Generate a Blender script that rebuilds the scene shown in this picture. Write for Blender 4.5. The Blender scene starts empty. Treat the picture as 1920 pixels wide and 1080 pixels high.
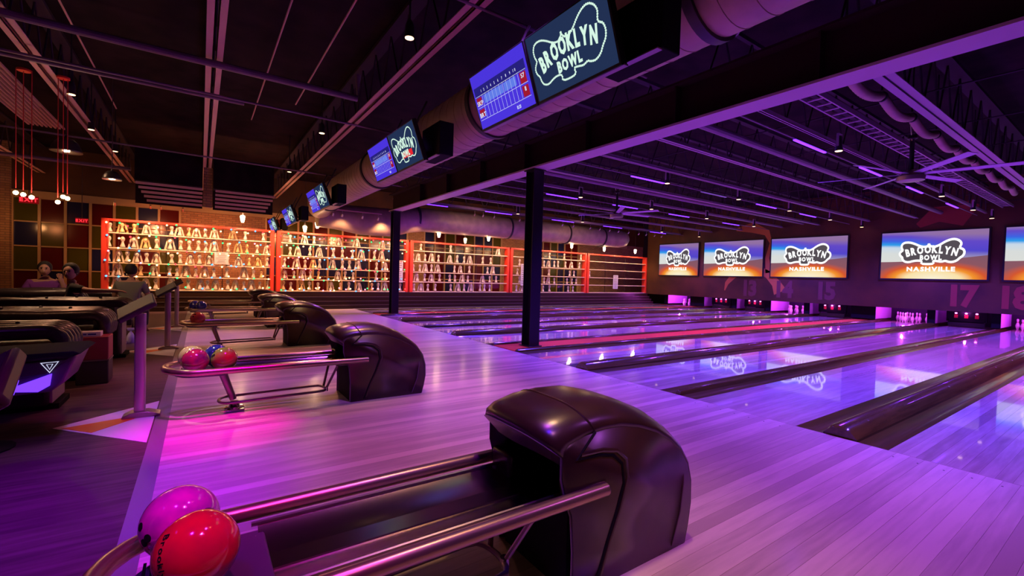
import bpy, bmesh, math, random
from mathutils import Vector, Matrix
C = bpy.context.scene.collection
SC = bpy.context.scene
PI = math.pi
# ------------------------------------------------------------------ camera
F, YAW, PITCH, ROLL, H = 847.4, .6037, -.0242, .0285, 1.35
fw = Vector((math.sin(YAW)*math.cos(PITCH), math.cos(YAW)*math.cos(PITCH), math.sin(PITCH)))
rt = Vector((math.cos(YAW), -math.sin(YAW), 0)); up = rt.cross(fw)
r2 = rt*math.cos(ROLL)+up*math.sin(ROLL); u2 = -rt*math.sin(ROLL)+up*math.cos(ROLL)
cd = bpy.data.cameras.new('camera'); cam = bpy.data.objects.new('camera', cd); C.objects.link(cam)
cd.sensor_width = 36; cd.lens = F/1920*36; cd.clip_start = .05; cd.clip_end = 100
cam.matrix_world = Matrix(((r2.x, u2.x, -fw.x, 0), (r2.y, u2.y, -fw.y, 0), (r2.z, u2.z, -fw.z, H), (0, 0, 0, 1)))
SC.camera = cam
# ------------------------------------------------------------------ world, exposure
w = bpy.data.worlds.new('world'); SC.world = w; w.use_nodes = True
w.node_tree.nodes['Background'].inputs[0].default_value = (.25, .05, .3, 1)
w.node_tree.nodes['Background'].inputs[1].default_value = .02
SC.view_settings.view_transform = 'Standard'; SC.view_settings.look = 'None'
SC.view_settings.exposure = 0.0; SC.view_settings.gamma = 1; SC.view_settings.use_curve_mapping = False
SC.cycles.max_bounces = 6; SC.cycles.sample_clamp_indirect = 3; SC.cycles.caustics_reflective = False
SC.cycles.caustics_refractive = False

# ------------------------------------------------------------------ lights (the room's coloured lamps, and added spots with no fixture)
def spot(loc, tgt, col, e, ang=60, blend=.6, r=.05, name='spot_lamp'):
    l = bpy.data.lights.new(name, 'SPOT'); l.color = col; l.energy = e; l.spot_size = math.radians(ang)
    l.spot_blend = blend; l.shadow_soft_size = r
    o = bpy.data.objects.new(name, l); C.objects.link(o); o.location = loc
    o.rotation_euler = (Vector(tgt)-Vector(loc)).to_track_quat('-Z', 'Y').to_euler(); return o
def point(loc, col, e, r=.05, name='point_lamp'):
    l = bpy.data.lights.new(name, 'POINT'); l.color = col; l.energy = e; l.shadow_soft_size = r
    o = bpy.data.objects.new(name, l); C.objects.link(o); o.location = loc; return o
VIO = (.42, .1, 1); MAG = (1, .05, .75); PNK = (1, .3, .55); BLU = (.1, .04, 1); RED = (1, .04, .06); WRM = (1, .55, .25); LAV = (.75, .3, 1)
# violet wash over the lanes, added spots level with the ceiling heads
for X in (6.8, 11, 15.5, 20):
    for Y in (1.2, 5.2, 9.6, 14.2):
        spot((X, Y, 3.7), (X+.6, Y+.3, 0), (.13, .045, 1) if (int(X)+int(Y)) % 2 else (.28, .05, 1), 1700 if Y < 12 else 900, 125, .9, .12)
for X in (-1.5, .6, 3, 5.4, 8.4, 13, 18): spot((X, 18.7, 2.9), (X+.3, 21.2, 1.5), (1, .3, .12) if X < 6 else (1, .5, .25), 190 if X < 6 else 90, 120, .9, .08)  # added warm spots behind the bays, brightening the bricks and windows
# mauve and blue pools on the approach
POOLS = [  # from, at, colour, energy, cone
 ((2.0, 5.2, 4.1), (2.0, 4.2, 0), (1, .32, .24), 200, 62), ((2.0, 9.9, 4.1), (1.6, 7.6, 0), (1, .32, .24), 260, 70), ((2.0, 6.9, 4.1), (2.4, 5.9, 0), (.4, .05, 1), 260, 80),
 ((2.0, 13.5, 4.1), (1.6, 11.8, 0), (1, .4, .3), 480, 75), ((1.9, 1.5, 4.1), (1.6, 1.6, 0), (1, .55, .22), 130, 50), ((3.9, 1.4, 4.1), (3.4, 2.4, 0), (.42, .07, 1), 330, 80),
 ((1.0, -.6, 4.1), (1.9, .45, 0), (1, .3, .6), 110, 60), ((4.2, -.6, 4.0), (3.3, .6, 0), (.6, .12, 1), 170, 70),
 ((4.6, 1.2, 4.1), (4.9, 1.0, 0), (1, .3, .9), 80, 50),
 ((1.9, 3.0, 4.1), (3.6, 4.8, 0), (.38, .09, 1), 460, 80), ((4.5, 9.5, 4.1), (4.4, 7.2, 0), (.3, .06, 1), 520, 70),
 ((4.6, 14, 4.1), (4.0, 12, 0), (.5, .12, 1), 520, 80), ((3.0, 3.6, 4.1), (2.7, 2.7, 0), (.2, .05, 1), 160, 40),
 ((.6, 3.3, 3.9), (.10, 4.5, 0), (1, .0, .6), 900, 22), ((-.2, 2.2, 3.9), (-.3, 3.6, 0), (.3, .01, 1), 420, 38),
 ((.2, 6, 3.9), (-.05, 5.9, 0), (.35, .03, 1), 200, 34), ((1.0, 3.4, 4.1), (-.44, 5.2, .65), (1, .02, .15), 170, 13), ((-.9, 5.9, 3.9), (.05, 5.05, .5), (1, .95, .7), 330, 11), ((.9, .2, 3.9), (-.5, 1.7, .5), (1, .02, .5), 60, 14), ((.2, 3.6, 4.0), (-.5, 5.0, 0), (.5, .14, 1), 260, 20), ((1.0, 7.8, 4.0), (-1.05, 7.3, .8), (1, .33, .25), 190, 46), ((.7, .1, 3.9), (1.0, 1.7, 0), (.06, .0, 1), 200, 24), ((.3, 6.6, 3.9), (.05, 7.3, 0), (.7, .04, 1), 240, 36), ((.6, .3, 3.9), (-.05, 1.6, .5), (1, .03, .5), 330, 26),  # includes added narrow spots on console posts, balls and sofa ends
 ((0.2, 9.3, 3.9), (0, 10.6, 0), (.25, .03, 1), 300, 40), ((1.2, 1.2, 4.0), (.8, 2.4, 0), (.55, .03, .9), 200, 48)]
for a, b, c, e, n in POOLS: spot(a, b, c, e, n, .9, .08)
spot((-.8, .8, 4.1), (-.75, 2.6, 0), (.36, .01, 1), 300, 62, 1, .1)
spot((.0, 1.8, 4.1), (-.5, 3.4, 0), (.4, .01, 1), 650, 30, 1, .1)
spot((-2.5, 3.0, 4.1), (-1.3, 4.2, 0), (.4, .02, 1), 60, 60, 1, .1)
spot((-1.8, 10.3, 4.1), (-1.2, 8.4, .5), (1, .4, .2), 110, 75, .8, .1)
spot((-1.8, 5.2, 4.1), (-1.6, 6.8, .8), (1, .42, .2), 60, 35, .8, .1)
spot((-1.8, 14.8, 4.1), (-1.4, 15.5, .5), (1, .4, .2), 150, 80, .8, .1)
for k in range(10): spot((6.2+1.65*k, 7.06, 3.95), (6.3+1.65*k, 7.06, 0), (1, .3, .08), 75, 22, .7, .05)  # added warm spots without fixtures, turning the nearer red carpet orange
for k in range(7): spot((6.2+2.3*k, 14.6, 3.95), (6.3+2.3*k, 14.6, 0), (1, .3, .08), 90, 26, .7, .05)  # the same added spots over the far carpet strip
for y_ in (1.5, 4.9, 9.0, 12.1): spot((1.8, y_, 4.1), (1.55, y_+.12, .8), (1, .68, .25), 170, 14, .9, .22)  # added narrow spots, only for a golden sheen on the hoods
spot((9, 14.2, 3.4), (9.5, 16.8, 3.5), (1, .6, .4), 60, 120, .9, .2); spot((14.5, 14.2, 3.4), (14.5, 16.8, 3.5), (1, .6, .4), 60, 120, .9, .2)  # two added spots that warm the crossing duct, no fixture there
# added warm lamps, no fixtures, washing the pin display wall and the bricks
for X in (-1.6, -.2, 1.2, 2.6): spot((X, 16.9, 3.3), (X+.1, 18, 1.6), (1, .5, .24), 300, 100, .8, .08)
for k in range(12): X = 3.6+1.58*k; spot((X, 17.32, 2.98), (X, 18.0, 1.45), (1, .52, .26) if X < 7.2 else (1, .58, .34), 95 if X < 7.2 else 62, 150, .7, .1)
for k in range(3): X = 4+1.4*k; spot((X, 15.9, 3.1), (X, 18.0, 1.4), (1, .5, .24), 120, 90, .8, .1)
for k in range(7): X = 8.4+2.1*k; spot((X, 15.6, 3.0), (X, 18.0, 1.4), (1, .56, .32), 110, 80, .8, .1)
for X in (-4.6, 1.0, 8.0, 15): point((X, 20.0, 2.6), (1, .42, .14), 14, .1)
point((-5, 16, 2.8), (1, .3, .1), 30, .1)

# ------------------------------------------------------------------ materials
def mat(name, col=(.5, .5, .5), rough=.5, metal=0., coat=0., emit=None, es=0., spec=.5, coat_r=.05):
    m = bpy.data.materials.new(name); m.use_nodes = True; b = m.node_tree.nodes['Principled BSDF']
    b.inputs['Base Color'].default_value = (*col, 1); b.inputs['Roughness'].default_value = rough
    b.inputs['Metallic'].default_value = metal; b.inputs['Coat Weight'].default_value = coat
    b.inputs['Coat Roughness'].default_value = coat_r; b.inputs['Specular IOR Level'].default_value = spec
    if emit: b.inputs['Emission Color'].default_value = (*emit, 1); b.inputs['Emission Strength'].default_value = es
    return m
def N(m, t, **k):
    n = m.node_tree.nodes.new(t)
    for a, v in k.items(): setattr(n, a, v)
    return n
def L(m, a, b): m.node_tree.links.new(a, b)
def bsdf(m): return m.node_tree.nodes['Principled BSDF']
def noisy(m, c1, c2, scale=(3, 3, 3), s=4, rough=None, bump=0., detail=4):
    tc = N(m, 'ShaderNodeTexCoord'); mp = N(m, 'ShaderNodeMapping'); mp.inputs['Scale'].default_value = scale
    no = N(m, 'ShaderNodeTexNoise'); no.inputs['Scale'].default_value = s; no.inputs['Detail'].default_value = detail
    cr = N(m, 'ShaderNodeValToRGB'); cr.color_ramp.elements[0].color = (*c1, 1); cr.color_ramp.elements[1].color = (*c2, 1)
    cr.color_ramp.elements[0].position = .35; cr.color_ramp.elements[1].position = .65
    L(m, tc.outputs['Object'], mp.inputs[0]); L(m, mp.outputs[0], no.inputs['Vector']); L(m, no.outputs[0], cr.inputs[0])
    L(m, cr.outputs[0], bsdf(m).inputs['Base Color'])
    if rough:
        mr = N(m, 'ShaderNodeMapRange'); mr.inputs[3].default_value = rough[0]; mr.inputs[4].default_value = rough[1]
        L(m, no.outputs[0], mr.inputs[0]); L(m, mr.outputs[0], bsdf(m).inputs['Roughness'])
    if bump:
        bp = N(m, 'ShaderNodeBump'); bp.inputs['Strength'].default_value = bump; bp.inputs['Distance'].default_value = .02
        L(m, no.outputs[0], bp.inputs['Height']); L(m, bp.outputs[0], bsdf(m).inputs['Normal'])
    return m
def wood(name, c1, c2, rough, coat, coat_r=.03, rnd=.5):
    """maple boards: tone per board (random per object) and fine long grain"""
    m = mat(name, c1, rough, coat=coat, coat_r=coat_r)
    tc = N(m, 'ShaderNodeTexCoord'); mp = N(m, 'ShaderNodeMapping'); mp.inputs['Scale'].default_value = (.35, 4, 1)
    oi = N(m, 'ShaderNodeObjectInfo'); no = N(m, 'ShaderNodeTexNoise'); no.inputs['Scale'].default_value = 6; no.inputs['Detail'].default_value = 6
    ad = N(m, 'ShaderNodeVectorMath', operation='ADD')
    L(m, tc.outputs['Object'], mp.inputs[0]); L(m, mp.outputs[0], ad.inputs[0]); L(m, oi.outputs['Random'], ad.inputs[1])
    L(m, ad.outputs[0], no.inputs['Vector'])
    ml = N(m, 'ShaderNodeMath', operation='MULTIPLY_ADD'); ml.inputs[1].default_value = rnd
    sb = N(m, 'ShaderNodeMath', operation='SUBTRACT'); sb.inputs[1].default_value = rnd/2
    L(m, oi.outputs['Random'], ml.inputs[0]); L(m, no.outputs[0], ml.inputs[2]); L(m, ml.outputs[0], sb.inputs[0])
    cr = N(m, 'ShaderNodeValToRGB'); cr.color_ramp.elements[0].color = (*c2, 1); cr.color_ramp.elements[1].color = (*c1, 1)
    cr.color_ramp.elements[0].position = .2; cr.color_ramp.elements[1].position = .8
    L(m, sb.outputs[0], cr.inputs[0]); L(m, cr.outputs[0], bsdf(m).inputs['Base Color'])
    return m
M = {}
M['approach'] = wood('approach_maple', (.86, .7, .6), (.56, .44, .38), .32, .2, .15, .7)
M['lane'] = wood('lane_maple', (.84, .68, .58), (.5, .39, .34), .25, 1., .035, .6)
M['dark_floor'] = noisy(mat('dark_floor', rough=.55, coat=.0, spec=.12), (.13, .07, .08), (.07, .035, .045), (.4, 5, 1), 5)
M['strip'] = mat('strip_grey', (.22, .19, .22), .35)
M['white_paint'] = mat('white_paint', (.8, .78, .8), .4); M['orange_paint'] = mat('orange_paint', (.8, .13, .02), .4)
M['gutter'] = noisy(mat('gutter_plastic', rough=.3, coat=.3, spec=.3), (.12, .10, .012), (.08, .07, .009), (.3, 4, 4), 6)
M['capping'] = noisy(mat('capping_plastic', rough=.2, coat=.7), (.13, .105, .015), (.08, .065, .01), (.3, 4, 4), 6)
M['carpet_red'] = noisy(mat('red_carpet', rough=.9), (.85, .13, .02), (.6, .08, .015), (9, 9, 9), 8)
M['hood'] = noisy(mat('hood_plastic', rough=.3, coat=.5, coat_r=.22), (.05, .02, .014), (.035, .014, .012), (2, 2, 2), 5, rough=(.28, .36))
M['platform'] = mat('platform_plastic', (.08, .05, .1), .3); M['rim'] = mat('rim_plastic', (.13, .07, .14), .35)
M['console'] = mat('console_black', (.02, .015, .012), .45); M['black'] = mat('black_matt', (.012, .01, .013), .8, spec=.1)
M['steel'] = mat('brushed_steel', (.62, .56, .5), .28, 1.); M['chrome'] = mat('chrome', (.75, .72, .72), .12, 1.)
M['post_steel'] = mat('post_steel', (.6, .45, .5), .3, .6); M['tray'] = mat('tray_steel', (.42, .35, .3), .22, 1.); M['bronze'] = mat('bronze_rail', (.5, .36, .24), .3, .85)
M['tube'] = mat('painted_tube', (.34, .25, .24), .3, .7)
M['blackmetal'] = mat('column_black', (.02, .014, .018), .3, .2)
M['beam'] = mat('beam_steel', (.035, .012, .016), .7, spec=.2); M['beam_under_lit'] = mat('beam_flange_lit', (.62, .42, .5), .5)  # same steel: underside coloured paler in place of light from the floor
M['duct'] = noisy(mat('galvanised_duct', rough=.5, metal=.15), (.52, .36, .25), (.38, .26, .2), (1, 1, 1), 3)
M['duct_ring'] = mat('duct_ring', (.03, .02, .025), .5)
M['deck'] = noisy(mat('roof_deck', rough=.9, spec=.1), (.03, .014, .018), (.014, .007, .01), (1, 1, 1), 2)
M['joist'] = mat('joist_steel_lit', (.75, .4, .36), .5); M['web'] = mat('web_steel', (.05, .03, .04), .7, spec=.2)  # chords coloured bright for light bounced off the floor, webs left dark
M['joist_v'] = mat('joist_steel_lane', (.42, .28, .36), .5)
M['pipe'] = mat('pipe_paint', (.22, .13, .18), .45)
M['led'] = mat('led_tube', (.2, .1, .4), .4, emit=(.13, .02, 1), es=4)
M['led_dim'] = mat('led_tube_dim', (.35, .3, .45), .4, emit=(.2, .1, .5), es=.35)
M['fixture'] = mat('fixture_black', (.03, .02, .025), .4)
M['lens'] = mat('warm_lens', (1, .8, .5), .3, emit=(1, .62, .3), es=4)
M['bulb'] = mat('bulb_glow', (1, .7, .4), .3, emit=(1, .66, .32), es=22)
M['cord_red_glow'] = mat('red_cord_glowing', (.55, .03, .03), .5, emit=(.6, .02, .02), es=.02)  # cord given a faint glow of its own, though no lamp
M['cord'] = mat('dark_cord', (.05, .03, .03), .6)
M['mask'] = noisy(mat('masking_wall', rough=.5), (.11, .042, .010), (.06, .022, .007), (.5, .5, .5), 2)
M['frame_black'] = mat('screen_frame', (.01, .01, .012), .5)
M['mural'] = mat('mural_orange', (.55, .22, .03), .6); M['numeral'] = mat('numeral_paint', (.17, .06, .035), .6); M['numeral_red'] = mat('numeral_red', (.3, .05, .025), .6)
M['red_steel'] = mat('red_frame', (.85, .06, .035), .35)
M['shelf'] = mat('shelf_lip', (.9, .68, .5), .4)
M['figure'] = noisy(mat('figurine_cream', rough=.35), (.9, .78, .66), (.55, .42, .34), (20, 20, 20), 3)
M['figure_b'] = noisy(mat('figurine_gold', rough=.35), (.95, .6, .25), (.7, .42, .22), (20, 20, 20), 3)
M['ledge'] = mat('ledge_black', (.04, .018, .01), .3, coat=.15, spec=.3)
M['curtain'] = mat('pit_curtain', (.02, .01, .03), .8); M['kick'] = mat('kickback', (.75, .4, .8), .5)
M['pitlamp'] = mat('pit_lamp', (1, .3, .8), .4, emit=(1, .12, .8), es=12)
M['pin'] = mat('pin_white', (.9, .88, .9), .25, coat=.5); M['pin_red'] = mat('pin_red', (.7, .03, .05), .3)
M['leather'] = noisy(mat('black_leather', rough=.3, coat=.1), (.035, .022, .025), (.022, .014, .017), (6, 6, 6), 6, bump=.15)
M['panel_pink'] = mat('sofa_end_panel', (.42, .3, .36), .45)
M['skin'] = mat('skin', (.55, .29, .2), .55); M['hair'] = mat('hair', (.015, .01, .01), .7)
M['eye'] = mat('eye_dark', (.03, .02, .02), .3)
M['box_red'] = mat('box_red', (.3, .03, .06), .5); M['box_dark'] = mat('box_dark', (.05, .03, .05), .5); M['paper'] = mat('paper_white', (.7, .66, .72), .6)
M['bottle'] = mat('spray_white', (.75, .7, .72), .35)
M['blue_led'] = mat('blue_glow', (.1, .05, .6), .4, emit=(.12, .03, 1), es=2.2)
M['window_frame'] = mat('window_frame', (.5, .33, .16), .45)
M['night'] = mat('night_outside', (.004, .003, .006), .9)
M['g_red'] = mat('glass_red', (.09, .006, .006), .15); M['g_green'] = mat('glass_olive', (.075, .07, .008), .15); M['g_blue'] = mat('glass_navy', (.016, .018, .075), .15)
def brickmat(name, c1, c2, mo, sc):
    m = mat(name, rough=.85); tc = N(m, 'ShaderNodeTexCoord'); mp = N(m, 'ShaderNodeMapping'); mp.inputs['Rotation'].default_value = (PI/2, 0, 0)
    b = N(m, 'ShaderNodeTexBrick'); b.inputs['Scale'].default_value = sc; b.inputs['Color1'].default_value = (*c1, 1); b.inputs['Color2'].default_value = (*c2, 1)
    b.inputs['Mortar'].default_value = (*mo, 1); b.inputs['Mortar Size'].default_value = .02; b.inputs['Brick Width'].default_value = .5; b.inputs['Row Height'].default_value = .17
    L(m, tc.outputs['Object'], mp.inputs[0]); L(m, mp.outputs[0], b.inputs['Vector']); L(m, b.outputs[0], bsdf(m).inputs['Base Color'])
    bp = N(m, 'ShaderNodeBump'); bp.inputs['Strength'].default_value = .5; L(m, b.outputs[1], bp.inputs['Height']); bp.invert = True
    L(m, bp.outputs[0], bsdf(m).inputs['Normal']); return m
M['brick'] = brickmat('brick_wall', (.5, .27, .13), (.36, .17, .09), (.2, .13, .08), 2.2)
def ballmat(name, a, b, s=5):
    m = noisy(mat(name, rough=.12, coat=1., coat_r=.03), a, b, (1, 1, 1), s*2, detail=3); return m
M['ball_magenta'] = ballmat('ball_magenta', (.85, .03, .55), (.45, .02, .4)); M['ball_red'] = ballmat('ball_red', (.9, .015, .04), (.6, .01, .05), 3)
M['ball_cream'] = ballmat('ball_cream', (.9, .7, .3), (.8, .5, .12)); M['ball_blue'] = ballmat('ball_blue', (.05, .04, .5), (.02, .02, .22))
M['ball_green'] = ballmat('ball_green', (.2, .5, .08), (.6, .08, .05), 3); M['ball_crimson'] = ballmat('ball_crimson', (.7, .02, .1), (.2, .02, .12), 4)
M['ball_orange'] = ballmat('ball_orange', (.95, .13, .1), (.7, .05, .08), 4)
def em(name, col, s=1.):
    m = bpy.data.materials.new(name); m.use_nodes = True; nt = m.node_tree; nt.nodes.clear()
    e = nt.nodes.new('ShaderNodeEmission'); o = nt.nodes.new('ShaderNodeOutputMaterial'); e.inputs[0].default_value = (*col, 1); e.inputs[1].default_value = s
    nt.links.new(e.outputs[0], o.inputs[0]); return m
M['e_white'] = em('screen_white', (1, 1, 1), 1.15); M['e_grey'] = em('screen_grey', (.09, .075, .09)); M['e_pale'] = em('screen_pale_green', (.62, .85, .72), 1.1)
M['e_navy'] = em('screen_navy', (.016, .03, .085)); M['e_blue'] = em('screen_blue', (.07, .035, .72)); M['e_lblue'] = em('screen_light_blue', (.12, .2, .8))
M['e_red'] = em('screen_red', (.35, .01, .03)); M['e_dblue'] = em('screen_dark_blue', (.02, .015, .2)); M['e_txt'] = em('screen_text', (.7, .75, 1))
M['exit'] = em('exit_red', (1, .02, .03), 2.2); M['exit_back'] = em('exit_face', (.16, .003, .004), 1)
M['e_redglow'] = em('screen_red_banner', (.8, .02, .03), 1)
def projmat():
    """sunset picture on the projection screens: generated coordinates, y across, z up"""
    m = bpy.data.materials.new('projected_sunset'); m.use_nodes = True; nt = m.node_tree; nt.nodes.clear()
    new = nt.nodes.new; lk = nt.links.new
    tc = new('ShaderNodeTexCoord'); sp = new('ShaderNodeSeparateXYZ'); lk(tc.outputs['Generated'], sp.inputs[0])
    def mth(op, a, b=None, c=None, cl=False):
        n = new('ShaderNodeMath'); n.operation = op; n.use_clamp = cl
        for i, v in enumerate((a, b, c)):
            if v is None: continue
            if isinstance(v, (int, float)): n.inputs[i].default_value = v
            else: lk(v, n.inputs[i])
        return n.outputs[0]
    u = mth('SUBTRACT', 1., sp.outputs[1]); v = sp.outputs[2]   # u: 0 at the left as seen
    def ramp(x, st, mode='LINEAR'):
        r = new('ShaderNodeValToRGB'); lk(x, r.inputs[0]); e = r.color_ramp.elements
        e[0].position, e[0].color = st[0][0], (*st[0][1], 1); e[1].position, e[1].color = st[-1][0], (*st[-1][1], 1)
        for p, c in st[1:-1]:
            k = e.new(p); k.color = (*c, 1)
        return r.outputs[0]
    # sky: arc of white, cyan, blue, mauve falling to the right
    d = mth('ADD', v, mth('MULTIPLY', mth('POWER', u, 1.6), .22)); d2 = mth('SUBTRACT', v, mth('MULTIPLY', u, -.12))
    sky = ramp(d, [(0, (.8, .78, .7)), (.55, (.72, .75, .74)), (.68, (.6, .72, .85)), (.74, (.03, .36, .85)), (.82, (.05, .13, .8)), (.93, (.13, .07, .6)), (1., (.28, .16, .45))])
    skyr = ramp(mth('ADD', v, mth('MULTIPLY', u, .1)), [(0, (.3, .2, .35)), (.52, (.35, .3, .5)), (.66, (.09, .06, .62)), (.85, (.13, .07, .6)), (1., (.3, .17, .38))])
    mx = new('ShaderNodeMixRGB'); lk(mth('SMOOTH_MIN', mth('MULTIPLY', mth('SUBTRACT', u, .3, cl=True), 2.6, cl=True), 1., .1, cl=True), mx.inputs[0]); lk(sky, mx.inputs[1]); lk(skyr, mx.inputs[2])
    # ground: glow radiating from the middle of the bottom edge
    dx = mth('MULTIPLY', mth('SUBTRACT', u, .52), 1.0); dist = mth('SQRT', mth('ADD', mth('MULTIPLY', dx, dx), mth('MULTIPLY', mth('MULTIPLY', v, v), 2.6)))
    gr = ramp(dist, [(0, (1, .93, .72)), (.26, (1, .8, .42)), (.37, (.95, .32, .03)), (.47, (.7, .1, .03)), (.6, (.28, .1, .13)), (1., (.2, .1, .16))])
    hz = mth('GREATER_THAN', v, mth('ADD', .36, mth('MULTIPLY', mth('POWER', u, 2.), .12)))
    m2 = new('ShaderNodeMixRGB'); lk(hz, m2.inputs[0]); lk(gr, m2.inputs[1]); lk(mx.outputs[0], m2.inputs[2])
    e = new('ShaderNodeEmission'); e.inputs[1].default_value = .95; lk(m2.outputs[0], e.inputs[0])
    o = new('ShaderNodeOutputMaterial'); lk(e.outputs[0], o.inputs[0]); return m
M['proj'] = projmat()

# ------------------------------------------------------------------ mesh helpers
class MB:
    def __init__(s): s.v = []; s.f = []; s.m = []
    def add(s, vs, fs, mi=0):
        b = len(s.v); s.v += [tuple(v) for v in vs]; s.f += [tuple(b+i for i in f) for f in fs]; s.m += [mi]*len(fs); return s
    def box(s, x0, x1, y0, y1, z0, z1, mi=0):
        return s.add([(x, y, z) for x in (x0, x1) for y in (y0, y1) for z in (z0, z1)],
                     [(0, 1, 3, 2), (4, 6, 7, 5), (0, 4, 5, 1), (2, 3, 7, 6), (0, 2, 6, 4), (1, 5, 7, 3)], mi)
    def mbox(s, mtx, sx, sy, sz, mi=0):
        vs = [mtx @ Vector((x, y, z)) for x in (-sx/2, sx/2) for y in (-sy/2, sy/2) for z in (-sz/2, sz/2)]
        return s.add(vs, [(0, 1, 3, 2), (4, 6, 7, 5), (0, 4, 5, 1), (2, 3, 7, 6), (0, 2, 6, 4), (1, 5, 7, 3)], mi)
    def prism(s, pts, axis, a, b, mi=0):
        """closed outline pts (2D) extruded along axis from a to b"""
        def P(p, t): return {'x': (t, p[0], p[1]), 'y': (p[0], t, p[1]), 'z': (p[0], p[1], t)}[axis]
        n = len(pts); vs = [P(p, a) for p in pts]+[P(p, b) for p in pts]
        fs = [(i, (i+1) % n, n+(i+1) % n, n+i) for i in range(n)]+[tuple(range(n))[::-1], tuple(range(n, 2*n))]
        return s.add(vs, fs, mi)
    def tube(s, pts, r, n=10, closed=False, mi=0, cap=True):
        pts = [Vector(p) for p in pts]; m = len(pts); vs = []; rs = r if isinstance(r, (list, tuple)) else [r]*m
        nrm = None
        for i, p in enumerate(pts):
            a = pts[i-1] if (i or closed) else p; b = pts[(i+1) % m] if (i < m-1 or closed) else p
            t = (b-a).normalized()
            if nrm is None: nrm = t.orthogonal().normalized()
            else:
                nrm = nrm-t*nrm.dot(t); nrm = nrm.normalized() if nrm.length > 1e-6 else t.orthogonal().normalized()
            bn = t.cross(nrm)
            vs += [p+(nrm*math.cos(k*2*PI/n)+bn*math.sin(k*2*PI/n))*rs[i] for k in range(n)]
        fs = []
        for i in range(m if closed else m-1):
            j = (i+1) % m; fs += [(i*n+k, i*n+(k+1) % n, j*n+(k+1) % n, j*n+k) for k in range(n)]
        if cap and not closed: fs += [tuple(range(n))[::-1], tuple(range((m-1)*n, m*n))]
        return s.add(vs, fs, mi)
    def lathe(s, prof, c=(0, 0, 0), n=12, mi=0, axis='z'):
        vs = []; c = Vector(c)
        for r, z in prof:
            for k in range(n):
                a = 2*PI*k/n; x, y = r*math.cos(a), r*math.sin(a)
                vs.append(c+Vector({'z': (x, y, z), 'x': (z, x, y), 'y': (y, z, x)}[axis]))
        m = len(prof)
        fs = [(i*n+k, i*n+(k+1) % n, (i+1)*n+(k+1) % n, (i+1)*n+k) for i in range(m-1) for k in range(n)]
        fs += [tuple(range(n))[::-1], tuple(range((m-1)*n, m*n))]
        return s.add(vs, fs, mi)
    def ball(s, c, r, n=16, mi=0, sc=(1, 1, 1)):
        k = n//2
        prof = [(max(1e-4, r*math.sin(PI*i/k)), -r*math.cos(PI*i/k)) for i in range(k+1)]
        b = len(s.v); s.lathe(prof, (0, 0, 0), n, mi)
        for i in range(b, len(s.v)): v = s.v[i]; s.v[i] = (v[0]*sc[0]+c[0], v[1]*sc[1]+c[1], v[2]*sc[2]+c[2])
        return s
    def build(s, name, mats, parent=None, loc=None, sharp=35, smooth=True, bevel=0):
        me = bpy.data.meshes.new(name); me.from_pydata(s.v, [], s.f)
        for m_ in (mats if isinstance(mats, (list, tuple)) else [mats]): me.materials.append(m_)
        me.polygons.foreach_set('material_index', s.m)
        bm = bmesh.new(); bm.from_mesh(me); bmesh.ops.recalc_face_normals(bm, faces=bm.faces); bm.to_mesh(me); bm.free()
        if smooth:
            me.polygons.foreach_set('use_smooth', [True]*len(me.polygons)); me.set_sharp_from_angle(angle=math.radians(sharp))
        me.update(); o = bpy.data.objects.new(name, me); C.objects.link(o)
        if parent: o.parent = parent
        if loc: o.location = loc
        if bevel:
            b = o.modifiers.new('bevel', 'BEVEL'); b.width = bevel; b.segments = 3; b.limit_method = 'ANGLE'; b.angle_limit = math.radians(40)
        return o
def tag(o, label=None, cat=None, group=None, kind=None):
    if label: o['label'] = label
    if cat: o['category'] = cat
    if group: o['group'] = group
    if kind: o['kind'] = kind
    return o
def empty(name, loc=(0, 0, 0), label=None, cat=None, group=None, rz=0):
    o = bpy.data.objects.new(name, None); C.objects.link(o); o.location = loc; o.rotation_euler.z = rz; o.empty_display_size = .1
    return tag(o, label, cat, group)
def struct(o): o['kind'] = 'structure'; return o
def copy_tree(o, parent=None):
    c = o.copy(); C.objects.link(c)
    if parent: c.parent = parent
    for ch in list(o.children): copy_tree(ch, c)
    return c
def text_bm(mb, s, size, place, mi=0, bold=.02, sx=1., depth=.004):
    """letters of s as flat-ish meshes; place(i, n, advance_x) -> Matrix for each letter origin"""
    cu = bpy.data.curves.new('t', 'FONT'); cu.size = size; cu.offset = bold*size; cu.extrude = depth/2; cu.resolution_u = 2
    ob = bpy.data.objects.new('t', cu); C.objects.link(ob); adv = 0; out = []
    for ch in s:
        cu.body = ch; dg = bpy.context.evaluated_depsgraph_get(); dg.update()
        if ch == ' ': adv += size*.3; continue
        me = ob.evaluated_get(dg).to_mesh()
        xs = [v.co.x for v in me.vertices]; x0, x1 = min(xs), max(xs)
        out.append(([v.co.copy() for v in me.vertices], [tuple(p.vertices) for p in me.polygons], x0, x1, adv)); adv += (x1-x0)+size*.09
        ob.evaluated_get(dg).to_mesh_clear()
    adv -= size*.09
    for k, (vs, fs, x0, x1, a) in enumerate(out):
        mt = place((a+(x1-x0)/2)-adv/2, adv)
        mb.add([mt @ Vector(((v.x-(x0+x1)/2)*sx, v.y, v.z)) for v in vs], fs, mi)
    bpy.data.objects.remove(ob); bpy.data.curves.remove(cu); return adv

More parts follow.
